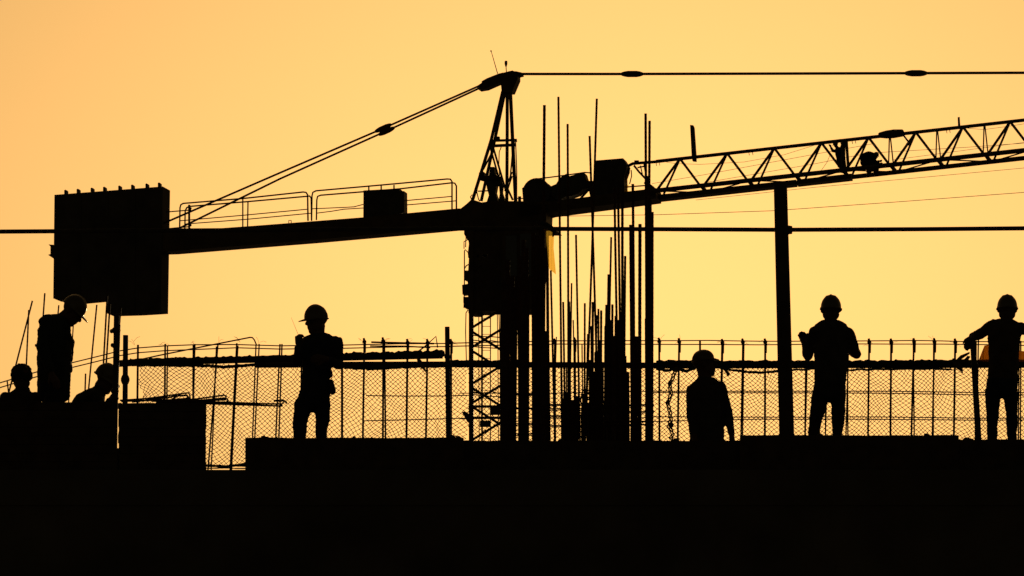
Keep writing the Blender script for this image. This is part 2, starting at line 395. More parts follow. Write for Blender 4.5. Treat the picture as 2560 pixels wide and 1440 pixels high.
# stays (tie bars) from the apex
def stay(pts, r, wv, knobs):
    s_ = MB().tube([K(x, y, wv) for x, y in pts], kp(r), 8).build('stay_bar', M_CRANE, CR)
    for (xa, ya, xb, yb, rr) in knobs:
        pa, pb = K(xa, ya, wv), K(xb, yb, wv)
        MB().tube([pa.lerp(pb, t_) for t_ in (0, 0.12, 0.3, 0.7, 0.88, 1)], [kp(rr * q) for q in (.55, .8, 1, 1, .8, .5)], 8).build('coupling', M_CRANE, s_)
stay([(1204, 212), (960, 320), (700, 432), (405, 560)], 2.6, -0.3, [(938, 329, 978, 311, 6.5)])
stay([(1204, 218), (967, 327), (700, 447), (425, 582)], 2.6, 0.3, [(947, 337, 986, 319, 6.5)])
stay([(1296, 185), (1560, 185), (1950, 184), (2560, 182), (3620, 178)], 3.4, 0, [(1554, 185, 1607, 185, 8), (2263, 183.2, 2317, 183, 8)])

# jib
def tl(x): return 397 - (x - 1700) * (93 / 827)
def nl(x): return 477 - (x - 1638) * (91 / 829)
XE = 3800
ch = MB()
ch.tube([K(x, tl(x)) for x in (1640, 2000, 2300, 2600, 3000, 3400, XE)], kp(4.4), 8)
ch.tube([K(x, nl(x), -1) for x in (1610, 2000, 2300, 2600, 3000, 3400, XE)], kp(5.8), 4)
ch.tube([K(x, nl(x - 14) + 18, 1) for x in (1610, 2000, 2300, 2600, 3000, 3400, XE)], kp(5.8), 4)
JIB = ch.build('jib', M_CRANE, CR)
tops = [1700 + 117.9 * i for i in range(18)]; bots = [1638 + 118.3 * i for i in range(19)]
def jb(p, q, r, nm='lattice_brace'): return MB().tube([p, q], kp(r), 6).build(nm, M_CRANE, JIB)
for i, x in enumerate(tops):
    T = K(x, tl(x))
    for b, dx in ((bots[i], 3), (bots[i + 1], -6)):
        jb(T + V((0, -.03, 0)), K(b + dx, nl(b), -1), 3.3 if dx > 0 else 3.1)
        jb(T + V((0, .03, 0)), K(b + 14 + dx, nl(b) + 18, 1), 2.9)
    if i >= 4 or i == 3:
        xm = bots[i + 1] if i != 3 else bots[4]
        jb(K(xm - 6, tl(xm - 6)), K(xm - 8, nl(xm), -1), 1.7); jb(K(xm - 4, tl(xm - 4)), K(xm + 6, nl(xm) + 18, 1), 1.7)
for i in range(18):
    a, b = bots[i], bots[i + 1]
    jb(K(a, nl(a), -1), K(a + 14, nl(a) + 18, 1), 2.6)
    if i % 2 == 0: jb(K(a, nl(a), -1), K(b + 14, nl(b) + 18, 1), 1.8)
    else: jb(K(a + 14, nl(a) + 18, 1), K(b, nl(b), -1), 1.8)
wk = MB()
for (x0, x1) in ((1612, 1990), (1992, 2128)):
    pa = [K(x0, nl(x0) + 10.5, 0.1), K(x1, nl(x1) + 10.5, 0.1), K(x1 + 4, nl(x1 - 14) + 16, 0.95), K(x0 + 4, nl(x0 - 14) + 16, 0.95)]
    wk.prism(pa, (0, 0, -0.2))
wk.build('walkway', M_CRANE, JIB)
kprism([(1725, 312), (1733, 313), (1735, 318), (1740, 390), (1740, 403), (1731, 402), (1729, 392)], -0.25, 0.0).build('sign_board', M_STEEL, JIB)
kprism([(2394, 293), (2399, 292), (2401, 320), (2395, 320)], -0.08, 0.02).build('marker_post', M_STEEL, JIB)
pa, pb = K(2196, tl(2196) - 3), K(2260, tl(2260) - 2)
MB().tube([pa.lerp(pb, q) for q in (0, .05, .3, .6, .95, 1)], [kp(q) for q in (5, 7, 10, 11, 9, 5)], 8).build('stay_coupling', M_STEEL, JIB)
jb(K(2256, 335), K(2276, 361), 2.6, 'link_bar'); MB().ball(K(2271, 360), kp(6), kp(4), kp(4)).build('shackle', M_STEEL, JIB)
jb(K(2108, tl(2108)), K(2108, 430, 0.3), 6, 'lattice_post'); jb(K(2116, tl(2116)), K(2121, 425, -0.3), 4, 'lattice_post')
for x in (1640, 1648, 1872, 1881, 2130, 2138, 2366, 2374):
    MB().tube([K(x, tl(x) + 3), K(x + 1.5, tl(x) + 11)], kp(0.8), 4).build('cable_hook', M_CABLE, JIB)
def rope(pts, wv, r): MB().tube([K(x, y, wv) for x, y in pts], r, 5).build('hoist_rope', M_CABLE, CR)
rope([(1372, 541), (1640, 537), (1930, 527), (2240, 505), (2560, 481), (3700, 395)], 0.2, 0.013)
rope([(1740, 500), (2040, 468), (2560, 420), (3700, 315)], 0.5, 0.010)
rope([(1630, 459), (1760, 437), (2040, 385), (2180, 360)], 0.1, 0.010)
rope([(1760, 457), (2040, 409), (2170, 383), (2420, 368), (2560, 358)], 0.2, 0.010)
rope([(1645, 402), (1690, 409), (1750, 411), (1860, 405), (1960, 387), (2040, 362)], -0.1, 0.009)
rope([(2230, 400), (2560, 356), (2700, 335)], 0.3, 0.009)
rope([(2410, 320), (2460, 324), (2527, 315), (2570, 308)], 0, 0.009)
rope([(2052, 428), (2068, 405), (2076, 385)], 0, 0.010)

for pts, r, wv in (([(1310, 505), (1310, 488), (1322, 487)], 1.4, -.6), ([(1176, 590), (1165, 592), (1164, 618)], 1.5, -.4), ([(1168, 600), (1160, 604), (1160, 622)], 1.3, .3), ([(1170, 775), (1165, 782), (1164, 830), (1166, 905)], 1.4, -.6),
                   ([(1196, 783), (1210, 787), (1228, 787), (1250, 783)], 1.6, -.8), ([(1340, 560), (1348, 548), (1358, 540)], 2.5, -1.2), ([(1180, 503), (1176, 492), (1180, 487), (1184, 492)], 1.4, -.2)):
    MB().tube([K(x, y, wv) for x, y in pts], kp(r), 6).build('hose', M_CABLE, SL)
# jib root and winch gear
kprism([(1300, 508), (1400, 501), (1475, 491), (1492, 488), (1640, 470), (1640, 496), (1372, 531), (1300, 545)], -0.8, 0.8).build('jib_root', M_CRANE, CR)
dr = MB()
cc = K(1341, 480, -0.6)
for a0, a1, r in ((0, 0.12, 35), (0.12, 1.1, 30), (1.1, 1.22, 35)):
    dr.tube([cc + CN * a0, cc + CN * a1], kp(r), 28)
cc = K(1396, 482, -0.5); dr.tube([cc, cc + CN], kp(17), 20)
dr.build('winch_drum', M_STEEL, CR)
kprism([(1305, 470), (1312, 466), (1318, 505), (1308, 508)], -0.4, 0.4).build('winch_frame', M_STEEL, CR)
kprism([(1366, 470), (1390, 460), (1400, 444), (1416, 434), (1424, 440), (1446, 434), (1461, 432), (1466, 450), (1473, 452), (1475, 462), (1455, 474), (1445, 484), (1428, 490), (1400, 494), (1398, 504), (1350, 512)], -0.4, 0.4).build('winch_motor', M_STEEL, CR)
jb(K(1448, 500), K(1473, 473), 3, 'winch_strut')
kprism([(1467, 452), (1490, 452), (1490, 500), (1478, 505)], -0.3, 0.3).build('winch_frame', M_STEEL, CR)
MB().tube([K(1345, 447), K(1400, 440), K(1462, 431), (K(1474, 432))], kp(1.8), 6).build('guard_rail', M_STEEL, CR)
kprism([(1486, 402), (1490, 401), (1556, 395.5), (1558.5, 396), (1567, 411), (1566, 424), (1560, 440), (1561, 505), (1486, 508)], -0.5, 0.5).build('electrical_cabinet', M_STEEL, CR)
for pts, r in (([(1562, 424), (1570, 415), (1582, 409), (1606, 407), (1645, 404)], 4), ([(1574, 420), (1562, 455), (1552, 480)], 3), ([(1585, 414), (1597, 429), (1614, 447)], 3), ([(1594, 419), (1614, 415)], 2),
               ([(1601, 414), (1606, 436)], 1.6), ([(1609, 405), (1613, 432)], 1.6), ([(1578, 425), (1579, 440), (1574, 460)], 1.6), ([(1562, 468), (1584, 466), (1612, 464)], 1.8), ([(1586, 404), (1597, 404)], 3.5), ([(1612, 455), (1632, 470), (1640, 478)], 5)):
    MB().tube([K(x, y) for x, y in pts], kp(r), 6).build('root_brace', M_CRANE, CR)
def sheet(name, pts, Yf, m, parent, th, amp=0.0, kfun=None):
    return None
kprism([(1461, 434), (1466, 436), (1473, 452), (1466, 456)], -0.1, -0.09).build('rag', M_YEL, CR)
kprism([(1572, 432), (1566, 440), (1560, 455), (1562, 463), (1568, 450)], -0.1, -0.09).build('rag', M_YEL, CR)
kprism([(1562, 464), (1572, 462), (1568, 474), (1574, 482), (1561, 482)], -0.1, -0.09).build('rag', M_YEL, CR)

# ------------------------------------------------------------------ rebar clusters on the deck
def cage(name, label, bars, ties, xr, Yc):
    t = empty('rebar_cage', (W((xr[0] + xr[1]) / 2, 0, Yc).x, Yc, DECK), label, 'rebar', 'column rebar standing up from the deck')
    for i, (xt, yt, xb, wd) in enumerate(bars):
        Y = Yc + (0.0, 0.42, 0.14, 0.3, 0.55)[i % 5]
        yb = deckpx(Y)
        # xb is given at row 1100; carry the lean on to the deck
        xd = xb + (xb - xt) / max(60, 1100 - yt) * (yb - 1100)
        mb = MB(); ribbed(mb, W(xd, yb, Y), W(xt, yt, Y), wd / 2 / S(Y), bend=random.uniform(-0.006, 0.006), seed=i)
        mb.build('rebar', M_REBAR, t)
    for (y, x0, x1) in ties:
        mb = MB(); Y0, Y1 = Yc - 0.025, Yc + 0.6; r = 0.006; j = lambda: random.uniform(-1.2, 1.2)
        mb.tube([W(x0, y + j(), Y0), W(x1, y + j(), Y0), W(x1, y + j() + 3, Y1), W(x0, y + j() + 3, Y1), W(x0, y, Y0 + .01)], r, 5); mb.build('stirrup', M_REBAR, t)
    return t
barsA = [(1259, 700, 1259, 13), (1269, 650, 1269, 14), (1280, 690, 1280, 14), (1288, 720, 1286.5, 10),
         (1300, 640, 1301, 12), (1309, 600, 1309, 12), (1317, 620, 1316.5, 11),
         (1332.5, 560, 1334, 12), (1343, 590, 1343, 13), (1352, 570, 1351, 13), (1361, 263, 1356, 8.5), (1264, 740, 1274, 12), (1347, 620, 1339, 10), (1339, 700, 1349, 10), (1305, 780, 1305, 10), (1313, 760, 1313, 10), (1295, 700, 1297, 7), (1292, 690, 1288, 7), (1321, 700, 1320, 6), (1362, 620, 1361, 7), (1353, 640, 1359, 7)]
cage('a', 'dense rebar cage standing in front of the crane mast and cab', barsA, [(985, 1250, 1362), (1020, 1250, 1362), (1060, 1250, 1362), (1085, 1250, 1362)], (1255, 1365), 38.5)
barsB = [(1368, 585, 1374, 9), (1377, 676, 1387, 6), (1396, 242, 1405, 6.5), (1408, 755, 1411, 6), (1419, 310, 1420, 6.5), (1429, 708, 1421, 5), (1423, 754, 1428, 6),
         (1440, 587, 1450, 6), (1462, 758, 1462, 6), (1474, 340, 1496, 6.5), (1492, 247, 1462, 6.5), (1496, 772, 1499, 6), (1503, 776, 1504, 7), (1482, 755, 1483, 7),
         (1491, 788, 1490, 6), (1366, 828, 1366, 10), (1436, 850, 1437, 7), (1413, 980, 1412, 12), (1422, 985, 1421, 12), (1432, 1000, 1431, 12), (1476, 900, 1478, 11), (1470, 1010, 1471, 12), (1441, 990, 1441, 8), (1490, 880, 1490, 10), (1440, 1040, 1441, 9), (1456, 1030, 1457, 11)]
barsB += [(random.uniform(1372, 1506), random.uniform(690, 960), random.uniform(1372, 1506), 0) for _ in range(0)]
for _x, _y, _d, _w in ((1384, 905, 2, 4), (1391, 842, -4, 3.5), (1403, 870, 3, 4), (1416, 905, -2, 4), (1433, 800, 5, 4), (1447, 905, -3, 5), (1455, 862, 3, 4), (1469, 835, -5, 4), (1478, 815, 4, 5), (1500, 850, -2, 7), (1507, 905, 2, 6), (1484, 930, 1, 10), (1494, 915, 0, 9), (1425, 1015, 2, 9), (1463, 985, -3, 6)):
    barsB.append((_x, _y, _x + _d, _w))
cage('b', 'open rebar cage of long thin bars behind the yellow cloth', barsB, [(1012, 1366, 1508), (1022, 1366, 1508), (1040, 1366, 1508), (1064, 1366, 1508)], (1366, 1508), 39.2)
barsC = [(1528, 593, 1517, 6), (1521, 686, 1518, 6), (1516, 762, 1513, 7), (1531, 761, 1531, 7), (1536, 470, 1548, 7), (1545, 470, 1552, 7), (1556, 470, 1558, 8), (1563, 640, 1562, 7),
         (1582, 460, 1584, 8), (1576, 562, 1580, 8), (1600, 560, 1601, 10), (1614, 284, 1617, 7.5), (1624, 302, 1624, 7.5), (1631, 530, 1630, 8), (1618, 440, 1621, 9), (1614, 797, 1614, 6), (1626, 500, 1627, 8),
         (1524, 800, 1523, 10), (1540, 790, 1540, 9), (1514, 815, 1515, 8), (1534, 840, 1534, 12), (1546, 800, 1545, 10), (1555, 780, 1555, 10), (1563, 890, 1566, 8), (1590, 841, 1590, 12), (1580, 870, 1579, 10), (1597, 841, 1597, 10), (1527, 850, 1528, 11), (1552, 830, 1551, 12), (1570, 930, 1570, 8)]
cage('c', 'tall thick rebar cage nearest the worker in a peaked hat', barsC, [(1012, 1510, 1634), (1030, 1510, 1634), (1052, 1510, 1634), (1060, 1510, 1634)], (1510, 1634), 38.9)

CL = empty('wire_coil', W(1466, 1090, 39.1), 'tangled coil of binding wire among the thin rebar', 'wire')
for k in range(7):
    cx, cy_, rr_ = 1467 + random.uniform(-4, 4), 988 + k * 12, random.uniform(10, 15)
    pts = [W(cx + rr_ * math.cos(a_ * .42 + k), cy_ + rr_ * 1.3 * math.sin(a_ * .42 + k) + 1.5 * math.sin(a_ * 1.7), 39.08 + .03 * math.sin(a_ + k)) for a_ in range(17)]
    MB().tube(pts, 2.0 / S(39.1), 5).build('loop', M_REBAR, CL)
for k, (xa, ya, xb_, yb_) in enumerate(((1466, 975, 1470, 1250), (1460, 985, 1455, 1250))):
    MB().tube([W(xa, ya, 39.06), W((xa + xb_) / 2 + 4, (ya + yb_) / 2, 39.06), W(xb_, deckpx(39.06), 39.06)], 2.4 / S(39.1), 5).build('strand', M_REBAR, CL)
def loose_bars(label, bars, Yc, group='loose rebar behind the plank stack'):
    for (xt, yt, xb, yb, wd) in bars:
        Y = Yc + random.uniform(-0.15, 0.15); yd = deckpx(Y)
        xd = xb + (xb - xt) / (yb - yt) * (yd - yb)
        mb = MB(); ribbed(mb, W(xd, yd, Y), W(xt, yt, Y), wd / 2 / S(Y))
        o = mb.build('rebar', M_REBAR, RL)
RL = empty('rebar_starters', (W(150, 0, 41.8).x, 41.8, DECK), 'scattered leaning starter bars around the bowed worker', 'rebar')
loose_bars('', [(81, 752, 25, 970, 4.5), (72, 775, 66, 910, 4.5), (112, 733, 108, 790, 4.5), (147, 763, 145, 785, 4), (184, 800, 181, 850, 3.5), (242, 762, 222, 968, 4.5), (214, 934, 213, 967, 4.5), (268, 740, 258, 920, 5), (275, 760, 265, 920, 5), (302, 770, 297, 830, 5), (18, 953, 20, 970, 4)], 41.8)

# hooked bars lying on the short stack
HB = empty('hooked_bars', (W(430, 0, 36.5).x, 36.5, zpx(1006, 36.5)), 'bundle of hooked steel bars lying across the short plank stack', 'rebar')
for pts, r, Y in (([(303, 1004), (377, 995), (462, 983), (470, 982), (474, 986), (476, 998)], 2.2, 36.3), ([(330, 1005), (400, 997), (440, 990), (466, 989), (471, 994), (472, 1002)], 2.2, 36.4),
               ([(430, 998), (447, 989), (468, 988), (474, 1000)], 2.4, 36.35), ([(400, 1006), (480, 999), (560, 988), (566, 990), (564, 996), (560, 1000)], 2.4, 36.5), ([(420, 1006), (490, 1002), (556, 996), (568, 997), (571, 1002), (566, 1004)], 2.6, 36.45),
               ([(470, 1006), (530, 1001), (566, 999)], 2.4, 36.55), ([(380, 1003), (520, 1005), (600, 1008), (700, 1010), (707, 1009), (709, 1003), (700, 1001), (690, 1001)], 2.2, 36.6), ([(390, 1006), (520, 1009), (640, 1013), (704, 1015), (706, 1012)], 2.6, 36.65),
               ([(460, 1004), (560, 1005), (690, 1010)], 1.8, 36.7), ([(684, 1002), (708, 1001), (714, 1004), (717, 1009)], 3, 36.6), ([(310, 1003), (420, 1000), (470, 996)], 2.4, 36.35), ([(300, 1001), (360, 997), (430, 993)], 2.4, 36.42)):
    MB().tube([W(x, y, Y) for x, y in pts], r / S(Y), 6).build('rebar', M_REBAR, HB)

# ------------------------------------------------------------------ wall reinforcement behind the workers
FY = 43.2
def fy_of(y, yref=860.0): return FY
RW = empty('wall_rebar', (W(700, 0, FY).x, FY, DECK), 'row of upright wall bars with two thin top bars, near the radio worker', 'rebar', None)
RW2 = empty('wall_rebar', (W(2100, 0, FY).x, FY, DECK), 'grid of upright wall bars with paired level bars behind the right workers', 'rebar', None)
def vbar(par, xt, yt, xb, wd, Y, yb=1180, bend=0.0, hook=0):
    yd = deckpx(Y); xd = xb + (xb - xt) / (yb - yt) * (yd - yb)
    p0, p1 = W(xd, yd, Y), W(xt, yt, Y); pts = []
    for i in range(9):
        t_ = i / 8; q = p0.lerp(p1, t_) + V((bend * math.sin(math.pi * t_), 0, 0)); pts.append(q)
    mb = MB(); mb.tube(pts, wd / 2 / S(Y), 6)
    if hook: # lapped tie at the head
        q = pts[-1]; mb.tube([q + V((0.006, -.012, -0.13)), q + V((0.004, -.012, -0.02)), q + V((-0.008, -.012, 0.018))], [0.012, 0.017, 0.012], 6)
        mb.ball(q + V((0, -.01, -0.02)), 0.022, 0.02, 0.022)
    mb.build('rebar', M_REBAR, par)
vl = [(345, 862, 343, 6, 0), (413, 860, 412, 5.5, .0), (419, 864, 413, 4, 0), (487, 860, 478, 5, 0), (483, 862, 482, 4, 0), (545, 858, 519, 4.5, .0), (541, 866, 527, 4, 0), (592, 858, 575, 5, 0), (595, 864, 579, 4, 0),
      (640, 862, 628, 4, 0), (648, 860, 634, 4, 0), (700, 860, 687, 4.5, 0), (705, 860, 693, 4.5, 0), (754, 858, 751, 5, 0), (759, 862, 754, 3.5, 0), (855, 858, 854, 7, 0), (911, 850, 906, 6, 1), (958, 848, 956, 6, 1), (961, 852, 964, 5, 0), (1019, 852, 1016, 6.5, 1), (1069, 852, 1064, 6, 1)]
for i, (a, b, c, d, hk) in enumerate(vl): vbar(RW, a, b, c, d, FY + (0.05 if i % 2 else -0.05), hook=hk, bend=random.uniform(-.004, .004))
vr = [(1128, 852, 1128, 6, 1), (1387, 851, 1389, 6, 1), (1437, 848, 1440, 6, 1), (1556, 850, 1556, 6, 1), (1648, 849, 1649, 6, 1), (1698, 850, 1694, 6, 1), (1750, 850, 1750, 6, 0), (1806, 852, 1800, 7, 1), (1857, 851, 1851, 4.5, 1), (1860, 854, 1855, 4, 0), (1913, 851, 1911, 6, 1),
      (2015, 850, 2012, 5, 0), (2019, 850, 2010, 4, 0), (2065, 850, 2063, 4, 0), (2070, 852, 2061, 4, 0), (2122, 850, 2112, 4, 0), (2119, 850, 2121, 4, 0), (2173, 851, 2169, 5.5, 1), (2228, 851, 2226, 6, 1), (2285, 850, 2277, 5.5, 1), (2283, 852, 2286, 4, 0), (2336, 850, 2330, 5, 1), (2334, 852, 2333, 4, 0), (2388, 851, 2383, 6, 1),
      (2440, 852, 2438, 5, 0), (2446, 850, 2441, 4, 0), (2492, 852, 2490, 5, 1), (2548, 852, 2545, 4, 0), (2552, 852, 2550, 4, 0), (2605, 852, 2600, 5, 1), (2660, 852, 2655, 5, 1), (2715, 852, 2710, 5, 1)] + [(2770 + 54 * i, 851, 2767 + 54 * i, 5, 1) for i in range(8)]
for i, (a, b, c, d, hk) in enumerate(vr): vbar(RW2, a, b, c, d, FY + (0.05 if i % 2 else -0.05), hook=hk, bend=random.uniform(-.003, .003))
def hbar(par, pts, wd, dY=-0.075, ripple=0.8):
    q = []
    for (x0, y0), (x1, y1) in zip(pts, pts[1:]):
        n = max(1, int(abs(x1 - x0) / 60))
        for i in range(n): q.append((x0 + (x1 - x0) * i / n, y0 + (y1 - y0) * i / n))
    q.append(pts[-1])
    mb = MB(); mb.tube([W(x, y + ripple * noise.noise((x * .013, wd * 7 + y * .01, 3)), FY + dY) for x, y in q], wd / 2 / S(FY), 6); mb.build('rebar', M_REBAR, par)
def curve(y0, yr, ):  # the bar bends down to the left where the wall turns
    return [(-640, y0 + 150), (-300, y0 + 82), (-120, y0 + 35), (0, y0), (90, y0 - 27), (180, y0 - 50), (300, y0 - 80), (345, y0 - 87), (413, y0 - 92.5), (487, y0 - 95), (592, yr), (700, yr + 3), (860, yr + 1), (1000, yr - 2), (1130, yr - 3)]
hbar(RW, curve(957, 861.5), 3.2); hbar(RW, curve(969, 869.5), 3.2, 0.075)
hbar(RW, [(1130, 858), (1400, 852)], 3.2); hbar(RW, [(1120, 866), (1400, 860)], 3.2, .075)
hbar(RW, [(928, 855.5), (1000, 857), (1085, 859)], 5, -.1); hbar(RW, [(925, 865), (1010, 865), (1076, 869)], 4, .1)
hbar(RW2, [(1380, 852), (1640, 852), (1770, 851), (1900, 853), (2100, 853), (2290, 851), (2420, 854), (2580, 855), (3180, 856)], 3)
hbar(RW2, [(1380, 860), (1640, 861), (1770, 861), (1900, 862), (2100, 860), (2290, 860), (2420, 861), (2580, 864), (3180, 865)], 3, .075)
hbar(RW2, [(1620, 978), (1900, 978), (2200, 978), (2420, 981), (3180, 984)], 3); hbar(RW2, [(1620, 981.5), (1900, 982), (2200, 983), (2420, 987), (3180, 989)], 3, .075)
hbar(RW2, [(1620, 1042), (1900, 1043), (2200, 1042), (2420, 1045), (3180, 1048)], 3); hbar(RW2, [(1620, 1054), (1760, 1051), (1900, 1048), (2200, 1048), (2420, 1050), (3180, 1052)], 3, .075)
hbar(RW, [(915, 989), (1010, 990), (1115, 990), (1175, 988)], 3); hbar(RW, [(908, 1052), (1020, 1050), (1115, 1047), (1165, 1045)], 3)
hbar(RW2, [(1150, 983), (1380, 983), (1625, 978)], 2.6); hbar(RW2, [(1150, 1047), (1380, 1046), (1625, 1044)], 2.6)
MB().tube([W(x, y, FY - .2) for x, y in ((345, 900), (400, 888), (500, 868), (625, 843.5), (631, 844), (636, 850), (641, 862))], 2 / S(FY), 6).build('bent_bar', M_REBAR, RW)
MB().tube([W(x, y, FY - .2) for x, y in ((1035, 886), (1060, 868), (1090, 841), (1094, 869))], 2 / S(FY), 6).build('bent_bar', M_REBAR, RW)

# ------------------------------------------------------------------ rails, posts, props
def coupler(par, x, y, Y, rx=9, rz=8):
    mb = MB(); p = W(x, y, Y); s = 1 / S(Y)
    mb.tube([p + V((0, 0, -rz * s * 1.3)), p + V((0, 0, -rz * s)), p + V((0, 0, -rz * .3 * s)), p + V((0, 0, rz * .3 * s)), p + V((0, 0, rz * s)), p + V((0, 0, rz * 1.3 * s))], [rx * .55 * s, rx * .75 * s, rx * s, rx * s, rx * .75 * s, rx * .55 * s], 8)
    return mb.build('coupler', M_STEEL, par)
def post(name, label, xt, yt, xb, r0, r1, Y, cat='post', m=None, group=None, n=14, yb=1100):
    yd = deckpx(Y); xd = xb + (xb - xt) / (yb - yt) * (yd - yb)
    t = empty(name, W(xd, yd, Y), label, cat, group)
    p0, p1 = W(xd, yd, Y), W(xt, yt, Y)
    MB().tube([p0, p0.lerp(p1, .5), p1], [r1 / S(Y), (r0 + r1) / 2 / S(Y), r0 / S(Y)], n).build('tube' if m is None else 'shaft', m or M_TUBE, t, smooth=False)
    return t
P1 = post('timber_post', 'thick leaning timber post reaching up to the crane jib', 1951, 462, 1967, 17, 19.5, 38.2, m=M_WOOD)
P2 = post('scaffold_post', 'short scaffold post at the end of the sagging rail pipe', 1118, 817, 1121, 6.2, 6.6, 42.6, 'post')
coupler(P2, 1120, 912, 42.6, 10, 8); coupler(P2, 1119, 892, 42.6, 8.5, 5)
P3 = post('scaffold_post', 'scaffold post with round coupler beside the tall prop', 314, 838, 312, 6.6, 7, 42.7, 'post'); coupler(P3, 313, 949, 42.7, 11, 10); coupler(P3, 313, 906, 42.7, 9, 7)
P4 = post('steel_prop', 'tall adjustable steel prop against the counterweight', 291.5, 789, 286, 7, 7.6, 37.6, 'prop', yb=1120)
coupler(P4, 290, 826, 37.6, 11.5, 6); coupler(P4, 289, 866, 37.6, 9, 4); coupler(P4, 287, 978, 37.6, 10, 6); coupler(P4, 286.5, 996, 37.6, 10.5, 5)
for (x, y) in ((279, 828), (281, 863)): MB().ball(W(x, y, 37.6), 0.017, .02, .02).build('wing_nut', M_STEEL, P4)
MB().tube([W(299, 812, 37.66), W(296, 900, 37.66), W(293, 1000, 37.66)], 3 / S(37.6), 6).build('brace_bar', M_STEEL, P4)
P5 = post('scaffold_post', 'scaffold post under the hand of the worker leaning on a pipe', 2432, 852, 2446, 7.2, 8.2, 41.0, 'post', yb=1097)
coupler(P5, 2436, 912, 41.0, 10, 6)
P6 = post('scaffold_post', 'plain upright scaffold post beyond the right worker', 2622, 848, 2628, 7.2, 8, 41.0, 'post')
T1 = empty('rail_pipe', (W(720, 0, 42.9).x, 42.9, zpx(900, 42.9)), 'sloping rail pipe with rolled net, tied from scaffold post to scaffold post', 'pipe')
MB().tube([W(296, 909, 42.9), W(345, 906, 42.9), W(700, 897, 42.9), W(1107, 888, 42.9)], 8.6 / S(42.9), 12).build('tube', M_TUBE, T1)
T2 = empty('rail_pipe', (W(1800, 0, 42.95).x, 42.95, zpx(912, 42.95)), 'long level rail pipe that carries the net behind the right workers', 'pipe')
MB().tube([W(640, 912, 43.0), W(1120, 911, 42.95), W(1700, 914, 42.95), W(3200, 911, 42.95)], 7.6 / S(42.95), 12).build('tube', M_TUBE, T2)
T3 = empty('horizontal_tube', (0, 38.35, zpx(573, 38.35)), 'long horizontal scaffold tube high above the workers heads', 'pipe')
MB().tube([W(-760, 584, 38.35), W(0, 579, 38.35), W(640, 575, 38.35), W(1180, 571.5, 38.35), W(1640, 573, 38.35), W(1960, 574.5, 38.35), W(2300, 573, 38.35), W(3250, 565, 38.35)], 5.4 / S(38.35), 12).build('tube', M_TUBE, T3)
post('tall_post', 'tall post at the left end of the high horizontal tube', -700, 540, -700, 8, 8, 38.48, 'post'); post('tall_post', 'tall post at the right end of the high horizontal tube', 3180, 540, 3180, 8, 8, 38.48, 'post')

# ------------------------------------------------------------------ safety net
def net(label, x0, x1, gather=False, gend=False, seed=0):
    Y0 = 43.0; cw, chh = 12.3, 11.0; yt, yb = 911, 1166
    mb = MB(); s = 1 / S(Y0); kn = MB()
    def pos(x, y):
        v = (y - yt) / (yb - yt)
        nx = noise.noise((x * 0.011, y * 0.013, seed)); ny = noise.noise((x * 0.014, y * 0.009, seed + 8.0)); nb = noise.noise((x * 0.006, y * 0.01, seed + 3))
        xx = x + 14 * nx + 3.5 * noise.noise((x * .05, y * .05, seed + 1)); yy = y + 12 * ny + 2.6 * noise.noise((x * .06, y * .045, seed + 2))
        yy = max(yy, yt - 6)
        if gather:
            d = max(0, 1 - (x - x0) / 120.0); xx = xx + (-0.55 * (x - x0)) * d * d * (0.5 + 0.5 * (1 - v)) + 6 * d * math.sin(y * .11)
        if gend:
            d = max(0, 1 - (x1 - x) / 80.0); xx = xx - 0.2 * (x1 - x) * d
        return W(xx, yy, Y0 + 0.09 * nb + 0.03 * math.sin(x * .03) * v + 0.04)
    ni = int((x1 - x0) / cw * 2); nj = int((yb - yt) / chh * 2)
    P = {}
    for i in range(ni + 1):
        for j in range(nj + 1):
            if (i + j) % 2 == 0: P[i, j] = pos(x0 + i * cw / 2, yt + j * chh / 2)
    r = 0.74 * s
    def strand(path):
        if len(path) > 1: mb.tube([P[k] for k in path], r, 3)
    starts = set()
    for (i, j) in P:
        if (i - 1, j - 1) not in P:
            path = []; a, b = i, j
            while (a, b) in P: path.append((a, b)); a += 1; b += 1
            strand(path)
        if (i + 1, j - 1) not in P:
            path = []; a, b = i, j
            while (a, b) in P: path.append((a, b)); a -= 1; b += 1
            strand(path)
    for k, p in P.items():
        q = 1.6 * s; b = len(kn.v)
        kn.v += [p + V((q, 0, 0)), p + V((-q, 0, 0)), p + V((0, 0, q)), p + V((0, 0, -q)), p + V((0, q, 0)), p + V((0, -q, 0))]
        kn.f += [(b + 2, b + 5, b + 0), (b + 2, b + 1, b + 5), (b + 2, b + 4, b + 1), (b + 2, b + 0, b + 4), (b + 3, b + 0, b + 5), (b + 3, b + 5, b + 1), (b + 3, b + 1, b + 4), (b + 3, b + 4, b + 0)]
    o = mb.build('safety_net', M_NET, None, loc=W((x0 + x1) / 2, 1166, Y0)); tag(o, label, 'net')
    k = kn.build('knots', M_NET, o); k['kind'] = 'stuff'
    hm = MB(); pts = [pos(x0 + i * 9, yb) for i in range(int((x1 - x0) / 9) + 1)]; hm.tube(pts, 2.2 * s, 5); hm.build('hem_cord', M_ROPE, o)
    return o
NL = net('diamond mesh safety net hung from the sloping rail pipe', 350, 1168, gather=True, gend=True, seed=1)
NR = net('diamond mesh safety net hung from the long level rail pipe', 1172, 3190, seed=5)
